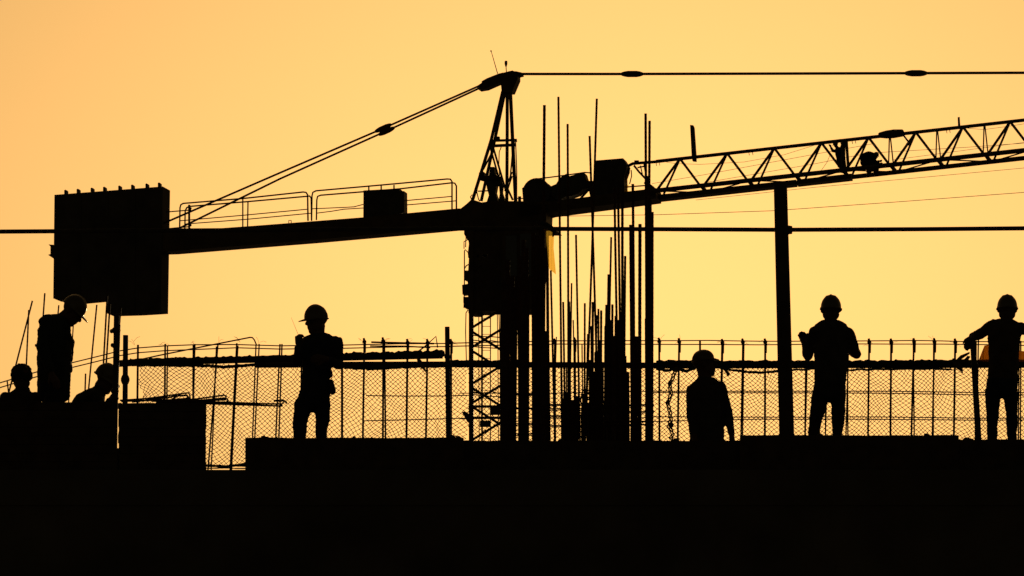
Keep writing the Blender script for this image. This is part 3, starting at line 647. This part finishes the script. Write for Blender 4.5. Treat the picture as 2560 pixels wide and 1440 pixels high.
def roll(par, pts, r, seed, Y=42.9, name='net_roll', jit=0.35, step=5):
    q, rs = [], []
    for (x0, y0), (x1, y1) in zip(pts, pts[1:]):
        n = max(1, int(abs(x1 - x0) / step))
        for i in range(n):
            t_ = i / n; x = x0 + (x1 - x0) * t_; y = y0 + (y1 - y0) * t_
            q.append(W(x, y + 2.2 * noise.noise((x * .05, seed, 0)), Y)); rs.append(max(.3, r * (1 + jit * noise.noise((x * .11, seed, 5)) + jit * .8 * noise.noise((x * .31, seed, 7)))) / S(Y))
    q.append(W(*pts[-1], Y)); rs.append(r * .6 / S(Y))
    return MB().tube(q, rs, 8).build(name, M_NET, par)
roll(NL, [(325, 905), (700, 896), (1112, 883)], 8.4, 1, 42.86, jit=.55); roll(NL, [(330, 912), (520, 914), (560, 918), (640, 911), (690, 914), (760, 908)], 4, 2, 42.82)
roll(NL, [(860, 918), (905, 920), (920, 921), (1000, 917), (1120, 914)], 4.5, 3, 42.82); roll(NL, [(915, 925), (960, 923), (1020, 918)], 1.4, 4, 42.8, 'tie_cord')
roll(NR, [(1122, 908), (1170, 909), (1300, 909)], 8.5, 6, 42.9); roll(NR, [(1640, 909), (1780, 910), (1960, 909)], 8.5, 7, 42.9); roll(NR, [(1640, 921), (1665, 926), (1690, 921), (1716, 928), (1740, 920)], 4, 8, 42.85)
roll(NR, [(1800, 920), (1860, 929), (1900, 932), (1960, 926)], 3.2, 9, 42.85); roll(NR, [(1975, 909), (2200, 909), (2420, 907), (2560, 908), (3180, 908)], 8.4, 10, 42.9); roll(NR, [(1980, 926), (2040, 921), (2110, 925), (2200, 923), (2330, 922), (2380, 924)], 2.6, 11, 42.85)
roll(NR, [(1665, 908), (1672, 903), (1690, 906), (1706, 904)], 5, 12, 42.85)
for (xa, ya, xb, yb_, n_) in ((1040, 888, 1060, 925, 3), (1812, 925, 1818, 937, 1), (2392, 905, 2425, 886, 4), (2385, 900, 2400, 930, 2)):
    for i in range(n_):
        a = W(xa + random.uniform(-4, 4), ya + random.uniform(-4, 4), 42.75); b = W(xb + random.uniform(-6, 6), yb_ + random.uniform(-5, 5), 42.72); m_ = a.lerp(b, .5) + V((random.uniform(-.03, .03), 0, random.uniform(-.02, .02)))
        MB().tube([a, m_, b], [.013, .02, .008], 6).build('tie_cord', M_ROPE, NR if xa > 1200 else NL)
roll(NL, [(505, 1163), (560, 1166), (640, 1161)], 3.4, 14, 42.9); roll(NL, [(505, 1171), (560, 1170), (640, 1172)], 1.6, 15, 42.9)
# mortar stuck to the edge boards, clamps on the timber post
for (x, y, r_, nm) in ((658, 1093, 7, EB[0]), (668, 1094, 5, EB[0]), (885, 1093, 5, EB[0]), (1130, 1092, 9, EB[0]), (1145, 1093, 7, EB[0]), (1690, 1100, 9, EB[1]), (1683, 1101, 7, EB[1]), (1402, 1101, 8, EB[1]), (2313, 1086, 4, EB[2]), (2316, 1087, 7, EB[2]), (2050, 1088, 8, EB[2]), (2417, 1099, 11, EB[3]), (2428, 1100, 7, EB[3])):
    MB().ball(W(x, y, 36.1 if nm in (EB[0], EB[2]) else 36.24), r_ / 294, .03, r_ * .55 / 294, nu=7, nv=5).build('mortar_lump', M_CONC, nm)
MB().tube([W(1961, 566, 38.2), W(1961, 584, 38.2)], 20.5 / S(38.2), 10).build('clamp', M_STEEL, P1)
# wispy binding-wire ends standing off the top bars
TW = MB()
for x in (335, 413, 486, 545, 600, 650, 905, 960, 1018, 1070, 1130, 1648, 1698, 1806, 1857, 1913, 2173, 2228, 2285, 2336, 2388):
    for i in range(3):
        a = W(x + random.uniform(-3, 3), random.uniform(852, 866), FY - .11); d = V((random.uniform(-.07, .07), random.uniform(-.03, .03), random.uniform(-.04, .07)))
        TW.tube([a, a + d * .5 + V((0, 0, .012)), a + d], .0016, 3)
o = TW.build('tie_wire', M_CABLE, RW2); o['kind'] = 'stuff'
# hanging twisted rope
RP = empty('hanging_rope', W(1680, 1095, 42.6), 'knotted rope hanging from the level rail pipe beside the peaked-hat worker', 'rope')
base = [(1690, 918), (1684, 940), (1674, 962), (1678, 985), (1669, 1008), (1675, 1030), (1677, 1050), (1672, 1066), (1682, 1085), (1676, 1098)]
for k in range(3):
    pts = []
    for i in range(46):
        t_ = i / 45 * (len(base) - 1); a = min(len(base) - 2, int(t_)); u_ = t_ - a
        x = base[a][0] * (1 - u_) + base[a + 1][0] * u_; y = base[a][1] * (1 - u_) + base[a + 1][1] * u_
        ph = i * 0.55 + k * 2.1; pts.append(W(x + 4.2 * math.sin(ph), y, 42.6 + 0.015 * math.cos(ph)))
    MB().tube(pts, [1.9 / S(42.6)] * 46, 5).build('strand', M_ROPE, RP)
for (x, y) in ((1675, 958), (1670, 1005), (1679, 1062), (1690, 925)): MB().ball(W(x, y, 42.59), 0.022, .02, .026).build('knot', M_ROPE, RP)

# ------------------------------------------------------------------ cloths
def cloth(name, label, cat, grid, Y, m, amp=0.03, th=0.003, seed=0):
    # grid: rows of (px,py)
    rows = len(grid); cols = len(grid[0]); mb = MB(); sub = 4
    def at(u, v):
        i = min(rows - 2, int(v)); j = min(cols - 2, int(u)); a, b = v - i, u - j
        f = lambda k: (grid[i][j][k] * (1 - a) * (1 - b) + grid[i][j + 1][k] * (1 - a) * b + grid[i + 1][j][k] * a * (1 - b) + grid[i + 1][j + 1][k] * a * b)
        x, y = f(0), f(1); return W(x, y, Y + amp * math.sin(u * 4.0 + v * .7 + seed) + amp * noise.noise((x * .03, y * .03, seed)))
    nu, nv = (cols - 1) * sub, (rows - 1) * sub
    for side in (0, 1):
        for i in range(nv + 1):
            for j in range(nu + 1): mb.v.append(at(j / sub, i / sub) + V((0, th * side, 0)))
    Wd = nu + 1; N = (nv + 1) * Wd
    for i in range(nv):
        for j in range(nu):
            p = i * Wd + j; mb.f.append((p, p + Wd, p + Wd + 1, p + 1)); mb.f.append((N + p, N + p + 1, N + p + Wd + 1, N + p + Wd))
    for j in range(nu): mb.f.append((j, j + 1, N + j + 1, N + j)); q = nv * Wd; mb.f.append((q + j, N + q + j, N + q + j + 1, q + j + 1))
    for i in range(nv): p = i * Wd; mb.f.append((p, N + p, N + p + Wd, p + Wd)); p += nu; mb.f.append((p, p + Wd, N + p + Wd, N + p))
    o = mb.build(name, m, None, loc=at(0, 0), smooth=True); return tag(o, label, cat)
YC = cloth('hanging_cloth', 'thin yellow cloth hanging from the high horizontal tube', 'cloth', [[(1360, 572), (1376, 570), (1387, 577)], [(1364, 590), (1378, 588), (1385, 592)], [(1368, 620), (1377, 620), (1384, 620)], [(1371, 660), (1378, 660), (1388, 664)], [(1373, 672), (1380, 678), (1390, 686)]], 38.3, M_YEL, amp=0.02)
kb = MB(); kb.tube([W(1352, 556, 38.29), W(1366, 562, 38.29), W(1378, 571, 38.29), W(1386, 580, 38.29), W(1382, 592, 38.29)], [5 / 277, 6 / 277, 7 / 277, 5 / 277, 1.5 / 277], 8); kb.build('knot', M_NET, YC)
cloth('orange_tarp', 'brown orange tarp corner over the rail behind the right worker', 'tarp', [[(2461, 864), (2474, 862), (2540, 876), (2620, 884)], [(2453, 884), (2470, 882), (2540, 890), (2620, 896)], [(2446, 903), (2466, 904), (2540, 904), (2620, 905)]], 42.6, M_ORA, amp=0.015, seed=2)

# ------------------------------------------------------------------ people
def remesh(mb, voxel, smooth=4, dec=None):
    me = mb.mesh('tmp'); o = bpy.data.objects.new('tmp', me); COL.objects.link(o)
    md = o.modifiers.new('r', 'REMESH'); md.mode = 'VOXEL'; md.voxel_size = voxel
    ms = o.modifiers.new('s', 'SMOOTH'); ms.factor = 0.5; ms.iterations = smooth
    dg = bpy.context.evaluated_depsgraph_get(); me2 = bpy.data.meshes.new_from_object(o.evaluated_get(dg))
    bpy.data.objects.remove(o); bpy.data.meshes.remove(me)
    return me2
def chain(mb, nodes, k=1.0, floor=0.0):
    # nodes: (point, rx, ry, rz) blended ellipsoids
    for (a, ra), (b, rb) in zip(nodes, nodes[1:]):
        L = (b - a).length; n = max(2, int(L / (0.33 * max(0.012, min(min(ra), min(rb))))))
        n = min(n, 40)
        for i in range(n + 1):
            t_ = i / n; c_ = a.lerp(b, t_); r_ = [max(floor, (x * (1 - t_) + y * t_) * k) for x, y in zip(ra, rb)]
            mb.ball(c_, *r_, nu=8, nv=6)
def hand(mb, p, d, up, size=1.0, curl=0.7, thumb=1):
    d = d.normalized(); up = (up - d * up.dot(d)).normalized(); sd_ = d.cross(up)
    c_ = p + d * 0.045 * size
    chain(mb, [(p, (.026,) * 3), (p + d * .04 * size, (.03,) * 3), (p + d * .085 * size, (.026,) * 3)], 1)
    for s_ in (-1, 1): chain(mb, [(p + d * .03 + sd_ * .018 * s_, (.018,) * 3), (p + d * .085 * size + sd_ * .026 * s_, (.016,) * 3)], 1)
    for i, (off, ln) in enumerate(((-.033, .072), (-.011, .082), (.011, .078), (.032, .062))):
        b0 = p + d * (.088 if 0 < i < 3 else .08) * size + sd_ * off; dirn = d.copy(); pts = [b0]
        for s_ in range(3):
            a = curl * (0.6 + 0.5 * s_); dirn = (d * math.cos(a) - up * math.sin(a)); pts.append(pts[-1] + dirn * ln * size * (0.42, .33, .25)[s_])
        chain(mb, [(q, (r_,) * 3) for q, r_ in zip(pts, (.0105, .0098, .009, .0078))], 1)
    b0 = p + d * .025 + sd_ * .028 * thumb
    chain(mb, [(b0, (.014,) * 3), (b0 + d * .03 + sd_ * .026 * thumb - up * .012, (.012,) * 3), (b0 + d * .062 + sd_ * .03 * thumb - up * .03, (.0095,) * 3)], 1)
def head(mb, c_, f, up, s=1.0):
    r_ = f.cross(up)
    def e(off, a): mb.ball(c_ + (r_ * off[0] + f * off[1] + up * off[2]) * s, a * s, a * s, a * s, nu=12, nv=8)
    for (dx, dy, dz, a) in ((0, -.02, .035, .082), (0, .012, .035, .078), (.012, .0, .03, .072), (-.012, .0, .03, .072), (0, .02, -.02, .068), (0, .035, -.045, .058), (.026, .012, -.046, .05), (-.026, .012, -.046, .05), (.022, .03, -.055, .042), (-.022, .03, -.055, .042), (0, .06, -.09, .03),
                            (0, .045, -.08, .04), (0, .1, -.012, .014), (0, .106, -.024, .016), (0, .095, .005, .012), (.03, .075, .02, .016), (-.03, .075, .02, .016), (0, .088, -.055, .014), (0, .086, -.066, .014)):
        e((dx, dy, dz), a)
    for q in (-1, 1):
        for (dy, dz, a) in ((-.012, .012, .015), (-.016, -.004, .014), (-.008, -.022, .012)): e((q * .08, dy, dz), a)
def hat(par, c_, f, up, s=1.0, peak=0.05, m=None, sx=.096, sy=.116, sz=.118):
    r_ = f.cross(up); mb = MB(); NA, NE = 40, 9
    def P(x, y, z): return c_ + (r_ * x + f * y + up * z) * s
    rows = []
    for e in range(NE + 1):
        el = math.pi / 2 * (1 - e / NE)
        row = []
        for a in range(NA):
            az = 2 * math.pi * a / NA; x = sx * math.cos(el) * math.sin(az); y = sy * math.cos(el) * math.cos(az); z = sz * math.sin(el)
            rid = max(0, 1 - abs(x) / .014) + 0.8 * max(0, 1 - abs(abs(x) - .042) / .012)
            if el > .35: z += .006 * rid
            row.append(P(x, y, z))
        rows.append(row)
    for (g_, dz) in ((1.0, -.012), (1.08, -.014), (1.085, -.022), (1.0, -.024)):
        row = []
        for a in range(NA):
            az = 2 * math.pi * a / NA; fr = max(0, math.cos(az)) ** 2
            ex = (g_ - 1) / .08; ext = .009 * ex + peak * fr * ex
            row.append(P((sx + .009 * ex) * math.sin(az), (sy + ext) * math.cos(az), dz - .018 * fr * ex))
        rows.append(row)
    for row in rows: mb.v += row
    for i in range(len(rows) - 1):
        for j in range(NA):
            j2 = (j + 1) % NA; mb.f.append((i * NA + j, (i + 1) * NA + j, (i + 1) * NA + j2, i * NA + j2))
    mb.f.append(tuple((len(rows) - 1) * NA + j for j in reversed(range(NA))))
    return mb.build('hard_hat', m or M_HAT, par, smooth=True)

def person(label, Y, yaw, pitch, headc, neck, torso, arms, hips, legs, group=None, helmet=True, peak=.05, shirt=0, trou=0, hatc=None, hats=1.0, foot=None, roll_=0.0, vox=0.0075, sleeve=0.9, extra=(), hatsz=.118, hatsx=.096, hatsy=.116):
    s = 1 / S(Y)
    f0 = V((math.sin(R(yaw)), -math.cos(R(yaw)), 0)); right = f0.cross(V((0, 0, 1)))
    f = (f0 * math.cos(R(pitch)) - V((0, 0, 1)) * math.sin(R(pitch))); up = right.cross(f).normalized()
    def pt(n): return W(n[0], n[1], Y + n[2])
    body, sh, tr = MB(), MB(), MB()
    hc = W(headc[0], headc[1], Y + (headc[2] if len(headc) > 2 else 0)); head(body, hc, f, up, 1.07)
    nb = pt(neck); chain(body, [(hc - up * .05 - f * .012, (.064,) * 3), (nb, (neck[3] * s,) * 3)], 1)
    T = [(pt(n), (n[3] * s, n[4], max(n[3] * s * .55, .05))) for n in torso]
    chain(body, T, 0.84); chain(sh, T, 1.0)
    # collar
    sh_nb = [(nb + V((0, 0, -.005)), (neck[3] * s * 1.16, neck[3] * s * 1.16, .02)), (T[0][0], (neck[3] * s * 1.5, .08, .04))]
    chain(sh, sh_nb, 1)
    for (ex, ey, ed, er) in extra: sh.ball(W(ex, ey, Y + ed), er * s, nu=10, nv=7)
    for A in arms:
        pts = [pt(n) for n in A['j']]; rs = [n[3] * s for n in A['j']]
        chain(body, [(p, (r_ * .8,) * 3) for p, r_ in zip(pts, rs)], 1)
        q = list(zip(pts, rs)); cut = q[-2][0].lerp(q[-1][0], sleeve); q2 = q[:-1] + [(cut, q[-2][1] * (1 - sleeve) + q[-1][1] * sleeve)]
        chain(sh, [(p, (r_,) * 3) for p, r_ in q2], 1)
        d = pts[-1] - pts[-2]
        if 'd' in A: d = V(A['d'])
        hand(body, pts[-1], d, V(A.get('up', (0, -1, 0))), 1.0, A.get('curl', .7), A.get('th', 1))
    H = [(pt(n), (n[3] * s, n[4], max(n[3] * s * .5, .05))) for n in hips]
    chain(body, [T[-1]] + H, 0.84); chain(tr, H, 1.0)
    for Lg in legs:
        pts = [(pt(n), (n[3] * s,) * 3) for n in Lg]
        chain(body, pts, .84); chain(tr, pts[:-1] + [(pts[-2][0].lerp(pts[-1][0], .9), tuple(x * .95 for x in pts[-1][1]))], 1.0)
    floor_ = min(p.z for p in body.v)
    base = V((T[-1][0].x, Y, DECK))
    me = remesh(body, vox, 3); o = link('person', me, M_SKIN, None, loc=base, smooth=True); tag(o, label, 'person', group)
    for mb, nm, m_ in ((sh, 'shirt', M_SHIRT[shirt]), (tr, 'trousers', M_TROU[trou])):
        me = remesh(mb, .011, 3); 
        # cloth folds as real relief
        co = []
        for p, nn in [(v_.co.copy(), v_.normal.copy()) for v_ in me.vertices]:
            n_ = .007 * noise.noise(V((p.x * 11, p.y * 11, p.z * 16))) + .003 * noise.noise(V((p.x * 30, p.y * 30, p.z * 55)))
            co.extend(p + nn * n_)
        me.vertices.foreach_set('co', co); me.update()
        link(nm, me, m_, o, smooth=True)
    for i, Lg in enumerate(legs):
        a = pt(Lg[-1]); d = V(foot[i] if foot else (f0.x, f0.y, 0)); d.normalize(); bm = MB()
        z0 = max(DECK + .04, a.z - .1) if a.z - DECK < .3 else a.z - .02
        chain(bm, [(V((a.x, a.y, z0 + .06)), (.05, .05, .06)), (V((a.x, a.y, z0 + .01)) - d * .03, (.046, .046, .045))], 1)
        chain(bm, [(V((a.x, a.y, z0 + .005)) - d * .035, (.045, .045, .042)), (V((a.x, a.y, z0)) + d * .10, (.047, .047, .037)), (V((a.x, a.y, z0 - .005)) + d * .17, (.042, .042, .03))], 1)
        link('boot', remesh(bm, .01, 2), M_BOOT, o, smooth=True)
    if helmet:
        hp = hc + up * .045 + f * .005 if hatc is None else W(hatc[0], hatc[1], Y)
        hat(o, hp, f, up, hats, peak, sz=hatsz, sx=hatsx, sy=hatsy)
    return o, hc, f, up

dk40 = deckpx(40)
# worker holding a radio
o, *_ = person('worker in hard hat holding a radio with long antenna to his chest', 40.0, -62, 4, (793, 802), (797, 834, 0, 15),
    [(799, 852, 0, 41, .10), (799, 872, 0, 46, .12), (796, 900, 0, 42, .12), (791, 930, 0, 37, .115), (790, 958, 0, 37, .115)],
    [dict(j=[(764, 858, 0, 16), (740, 906, -.12, 12.5), (746, 866, -.26, 9.5)], d=(0, -.1, 1), up=(-.6, -.8, 0), curl=1.5, th=1),
     dict(j=[(842, 859, 0, 17), (846, 912, -.05, 13.5), (815, 898, -.25, 10)], d=(-1, -.2, .1), up=(0, -1, .2), curl=.9, th=-1)],
    [(789, 962, 0, 36, .12), (786, 988, 0, 41, .125), (783, 1008, 0, 45, .125)],
    [[(758, 1012, 0, 24), (750, 1055, -.02, 19.5), (749, 1092, -.03, 17), (750, 1150, -.01, 16), (752, dk40 - 30, .02, 13.5)],
     [(806, 1012, 0, 22), (807, 1050, -.03, 19), (803, 1078, -.04, 15.5), (804, 1150, -.01, 15.5), (806, dk40 - 30, .02, 13.5)]], shirt=0, hatc=(790, 793), peak=.055, extra=[(823, 838, 0, 5), (781, 839, 0, 5), (850, 850, 0, 8), (838, 845, 0, 7)])
ro = MB(); a = W(746, 872, 39.68); ro.prism([W(741, 878, 39.66), W(753, 878, 39.66), W(752, 845, 39.66), (W(742, 845, 39.66))], (0, .035, 0))
RO = ro.build('radio', M_BLACKPL, None, loc=W(746, 878, 39.66)); tag(RO, 'handheld radio with thin antenna in the worker raised hand', 'radio')
MB().tube([W(750, 848, 39.68), W(738, 818, 39.68), W(728, 794, 39.68)], [.0022, .0016, .0012], 5).build('antenna', M_STEEL, RO)
pm = MB(); chain(pm, [(W(827, 958, 39.95), (.03, .04, .04)), (W(831, 976, 39.95), (.036, .045, .045))]); link('tool_pouch', remesh(pm, .01, 3), M_BOOT, o, smooth=True)
pm = MB(); chain(pm, [(W(826, 930, 39.95), (.02, .03, .03)), (W(827, 938, 39.95), (.022, .03, .025))]); link('belt_clip', remesh(pm, .008, 2), M_BLACKPL, o, smooth=True)

# worker facing the sun with both hands raised in front
o, *_ = person('worker in hard hat with bent elbows standing beside the thick leaning post', 40.0, 168, 3, (2077, 773), (2077, 804, 0, 15.5),
    [(2077, 822, 0, 46, .10), (2077, 842, 0, 48, .12), (2077, 875, 0, 45, .125), (2077, 915, 0, 42.5, .12), (2076, 950, 0, 42, .12)],
    [dict(j=[(2036, 830, 0, 15), (2020, 888, .1, 14), (2013, 862, .28, 10)], d=(-.25, .3, 1), up=(.3, .9, 0), curl=1.3, th=-1),
     dict(j=[(2122, 833, 0, 15), (2141, 886, .06, 13), (2118, 868, .3, 10)], d=(-.8, .5, .3), up=(0, 1, .2), curl=.8, th=1)],
    [(2075, 955, 0, 41.5, .12), (2073, 985, 0, 43, .125)],
    [[(2051, 990, 0, 23), (2043, 1030, 0, 19.5), (2035, 1075, .02, 15.5), (2035, 1150, .03, 15), (2034, dk40 - 30, 0, 13.5)],
     [(2096, 990, 0, 20), (2096, 1040, 0, 18), (2093, 1085, .02, 13.5), (2094, 1150, .03, 14), (2096, dk40 - 30, 0, 13)]], shirt=1, trou=1, peak=.04, hatc=(2077.5, 768), extra=[(2061, 809, .02, 6.5), (2092, 810, .02, 6.5), (2125, 827, 0, 6.5), (2128, 824, 0, 3), (2034, 823, 0, 7)])
# worker leaning with arms spread over two posts
o, *_ = person('worker in hard hat resting his arm on a scaffold post', 40.4, 176, 4, (2518, 772), (2517, 803, 0, 14.5),
    [(2513, 818, 0, 42, .10), (2511, 838, 0, 43, .12), (2510, 870, 0, 41, .12), (2509, 910, 0, 39, .12), (2507, 945, 0, 40, .12)],
    [dict(j=[(2478, 816, 0, 15.5), (2446, 838, .2, 13.5), (2431, 842, .5, 11)], d=(-.3, .5, -.5), up=(0, .6, .6), curl=1.0, th=-1),
     dict(j=[(2552, 820, 0, 15), (2596, 838, .2, 13), (2617, 842, .5, 11)], d=(.3, .5, -.5), up=(0, .6, .6), curl=1.0, th=1)],
    [(2506, 950, 0, 41, .12), (2504, 975, 0, 42, .125)],
    [[(2483, 982, 0, 21.5), (2481, 1025, 0, 17.5), (2481, 1060, 0, 14.5), (2480, 1097, .02, 14), (2480, 1150, .02, 14), (2480, deckpx(40.4) - 30, 0, 13)],
     [(2526, 982, 0, 19.5), (2529, 1025, 0, 16), (2530, 1065, 0, 14.5), (2530, 1097, .02, 13), (2530, 1150, .02, 13.5), (2530, deckpx(40.4) - 30, 0, 13)]], shirt=2, trou=0, peak=.03, hatc=(2518, 767), extra=[(2485, 806, 0, 7), (2470, 815, .05, 8), (2482, 801, 0, 3.5), (2505, 806, 0, 5), (2530, 806, 0, 5)])
# kneeling worker, turned right
dk = deckpx(39.9)
o, *_ = person('worker with peaked hard hat low behind the edge boards beside the hanging rope', 39.9, 100, -9, (1759, 910), (1762, 944, 0, 17),
    [(1764, 968, 0, 42, .10), (1766, 985, 0, 47, .12), (1767, 1010, 0, 47, .125), (1767, 1050, 0, 45, .12), (1768, 1100, 0, 45, .12), (1768, 1125, 0, 44, .12)],
    [dict(j=[(1728, 974, 0, 13), (1727, 1040, -.02, 12), (1735, 1090, -.15, 10)], d=(.3, -.4, -1), up=(-1, 0, 0), curl=.6),
     dict(j=[(1803, 970, 0, 14), (1819, 1030, 0, 13), (1829, 1088, -.05, 9.5)], d=(.1, -.1, -1), up=(-1, 0, 0), curl=.5, th=-1)],
    [(1768, 1130, 0, 44, .12), (1768, 1150, 0, 45, .125)],
    [[(1748, 1155, 0, 22), (1752, dk - 24, -.28, 18), (1750, dk - 15, .1, 14)], [(1790, 1155, 0, 22), (1795, dk - 24, -.28, 18), (1794, dk - 15, .1, 14)]],
    shirt=1, trou=1, peak=.036, hatc=(1758, 896), hatsz=.078, hatsx=.092, hatsy=.104, extra=[(1784, 947, 0, 5), (1789, 953, 0, 6), (1804, 960, 0, 8)], foot=[(0, 1, 0), (0, 1, 0)])
# bowed worker on the left
dk = deckpx(39.6)
o, *_ = person('worker bowing his head in a tilted hard hat below the counterweight', 39.6, 84, 38, (180, 778), (154, 800, 0, 18),
    [(140, 806, 0, 38, .13), (136, 826, 0, 43, .16), (136, 856, 0, 45, .17), (135, 900, 0, 44, .16), (134, 950, 0, 43, .15)],
    [dict(j=[(118, 804, -.12, 19), (106, 866, -.18, 16), (128, 935, -.22, 11)], d=(.6, -.2, -1), up=(.5, -.8, 0), curl=.7),
     dict(j=[(150, 808, .12, 17), (172, 862, .2, 14), (172, 905, .12, 10)], d=(.2, -.3, -1), up=(1, 0, 0), curl=.8, th=-1)],
    [(134, 955, 0, 43, .14), (134, 990, 0, 43, .14)],
    [[(134, 1000, -.1, 25), (138, 1100, -.12, 19), (130, dk - 30, -.12, 14)], [(136, 1000, .1, 25), (142, 1100, .12, 19), (136, dk - 30, .12, 14)]], shirt=3, trou=0, peak=.06, hatc=(186, 768), extra=[(122, 792, -.1, 8), (104, 804, -.12, 9), (146, 792, 0, 8), (91, 864, -.1, 5)])
# collar tip and pocket clutter on his chest
pm = MB(); chain(pm, [(W(168, 818, 39.5), (.02,) * 3), (W(174, 822, 39.45), (.014,) * 3)]); chain(pm, [(W(172, 842, 39.5), (.03,) * 3), (W(182, 855, 39.5), (.022,) * 3), (W(181, 872, 39.5), (.014,) * 3)]); link('collar', remesh(pm, .008, 2), M_SHIRT[3], o, smooth=True)
# curly haired worker
dk = deckpx(40.2)
o, hc, f, up = person('bare-headed worker with curly hair low behind the broad plank stack', 40.2, 170, 5, (54, 944), (55, 970, 0, 17),
    [(52, 992, 0, 36, .10), (50, 1010, 0, 46, .12), (50, 1050, 0, 44, .125), (50, 1110, 0, 42, .12)],
    [dict(j=[(14, 994, 0, 15), (4, 1060, .05, 13), (18, 1095, .25, 10)], d=(.2, .6, -.2), up=(0, 0, 1)), dict(j=[(88, 994, 0, 15), (98, 1060, .05, 13), (88, 1095, .25, 10)], d=(-.2, .6, -.2), up=(0, 0, 1), th=-1)],
    [(50, 1115, 0, 42, .12), (50, 1145, 0, 43, .125)],
    [[(32, 1150, 0, 22), (30, dk - 24, .28, 18), (32, dk - 15, -.1, 14)], [(70, 1150, 0, 22), (74, dk - 24, .28, 18), (72, dk - 15, -.1, 14)]], helmet=False, shirt=2, trou=1, foot=[(0, -1, 0), (0, -1, 0)])
hm = MB(); rr = random.Random(3)
for i in range(230):
    th_ = math.acos(1 - 1.55 * rr.random()); ph = rr.random() * 6.283
    d = V((math.sin(th_) * math.cos(ph), math.sin(th_) * math.sin(ph), math.cos(th_)))
    hm.ball(hc + V((0, 0, .025)) + V((d.x * .093, d.y * .1, d.z * .098)), rr.uniform(.012, .021), nu=6, nv=4)
hm.ball(hc + V((0, .0, .03)), .088, .095, .09, nu=16, nv=10); link('hair', remesh(hm, .006, 1), M_HAIR, o, smooth=True)
# bent-over worker beside the prop
dk = deckpx(40.0)
o, *_ = person('worker in hard hat bent over beside the tall steel prop', 40.0, 64, 28, (265, 948), (252, 966, 0, 17),
    [(236, 986, 0, 30, .15), (216, 998, 0, 32, .17), (205, 1030, 0, 40, .15), (208, 1080, 0, 42, .14), (212, 1110, 0, 42, .13)],
    [dict(j=[(238, 988, -.15, 15), (262, 1030, -.25, 13), (276, 1000, -.3, 10)], d=(.5, -.2, .6), up=(1, 0, 0), curl=1.1), dict(j=[(240, 990, .15, 15), (262, 1035, .2, 13), (280, 1020, .1, 10)], d=(1, -.2, .3), up=(0, 0, 1), th=-1)],
    [(214, 1115, 0, 42, .13), (216, 1145, 0, 43, .13)],
    [[(218, 1150, -.1, 22), (262, dk - 24, -.12, 18), (215, dk - 15, -.12, 14)], [(218, 1150, .1, 22), (262, dk - 24, .12, 18), (215, dk - 15, .12, 14)]], shirt=1, trou=0, peak=.05, hatc=(266, 939), foot=[(-1, 0, 0), (-1, 0, 0)])

# two riggers up on the crane jib
def rigger(label, wv, headp, hatp, yaw, torso, arms, legs, up_=(0, 0, 1)):
    Y = K(headp[0], headp[1], wv).y; body, sh, tr = MB(), MB(), MB(); s = 1 / S(Y)
    q = lambda n: W(n[0], n[1], Y + n[2]); f = V((math.sin(R(yaw)), -math.cos(R(yaw)), -.4)).normalized(); up = V(up_); up = (up - f * up.dot(f)).normalized()
    hc = W(*headp, Y); head(body, hc, f, up); T = [(q(n), (n[3] * s, .13, n[3] * s * .8)) for n in torso]
    chain(body, [(hc - up * .06, (.06,) * 3), (T[0][0], (.08,) * 3)]); chain(body, T, .8); chain(sh, T)
    for A in arms:
        p = [(q(n), (n[3] * s,) * 3) for n in A]; chain(body, p, .8); chain(sh, p[:-1] + [(p[-2][0].lerp(p[-1][0], .85), p[-1][1])]); hand(body, p[-1][0], p[-1][0] - p[-2][0], V((0, -1, 0)), 1, .9)
    for A in legs:
        p = [(q(n), (n[3] * s,) * 3) for n in A]; chain(body, p, .8); chain(tr, p)
    chain(tr, [T[-1], (T[-1][0] + V((0, 0, -.05)), T[-1][1])])
    base = q(legs[0][-1])
    o = link('person', remesh(body, .012, 2), M_SKIN, None, loc=base, smooth=True); tag(o, label, 'person', None)
    link('shirt', remesh(sh, .016, 2), M_SHIRT[0], o, smooth=True); link('trousers', remesh(tr, .016, 2), M_TROU[1], o, smooth=True)
    hat(o, hc + up * .05, f, up, 1.05, .04)
    for A in legs:
        a = q(A[-1]); bm = MB(); chain(bm, [(a, (.06, .06, .06)), (a + V((f.x, f.y, 0)) * .15, (.05, .05, .04))]); link('boot', remesh(bm, .015, 1), M_BOOT, o, smooth=True)
    return o
rigger('rigger climbing upright against the thick post inside the crane jib', 0.0, (2090, 362), None, -70, [(2096, 374, 0, 9), (2098, 386, 0, 10.5), (2100, 398, 0, 9)],
       [[(2090, 378, -.1, 4.5), (2082, 377, -.2, 4), (2077, 368, -.25, 3.2)], [(2103, 372, .1, 4.5), (2106, 362, 0, 4), (2103, 355, -.1, 3.2)]],
       [[(2099, 402, -.1, 6.5), (2096, 400, -.4, 5.5), (2104, 417, -.2, 4.5)], [(2102, 402, .1, 6.5), (2105, 415, .05, 5), (2108, 430, .1, 4)]])
rigger('rigger crouching low on the bottom chords of the crane jib', 0.2, (2189, 390), None, 75, [(2184, 391, 0, 11), (2172, 389, 0, 14), (2165, 393, 0, 15), (2164, 404, 0, 14)],
       [[(2184, 392, -.15, 5), (2188, 406, -.2, 4.2), (2198, 403, -.2, 3.4)], [(2184, 392, .15, 5), (2190, 410, .2, 4.2), (2199, 409, .2, 3.4)]],
       [[(2168, 406, -.15, 11), (2186, 409, -.2, 10), (2172, 428, -.15, 7)], [(2168, 406, .15, 11), (2190, 414, .15, 9), (2190, 430, .15, 7)]])
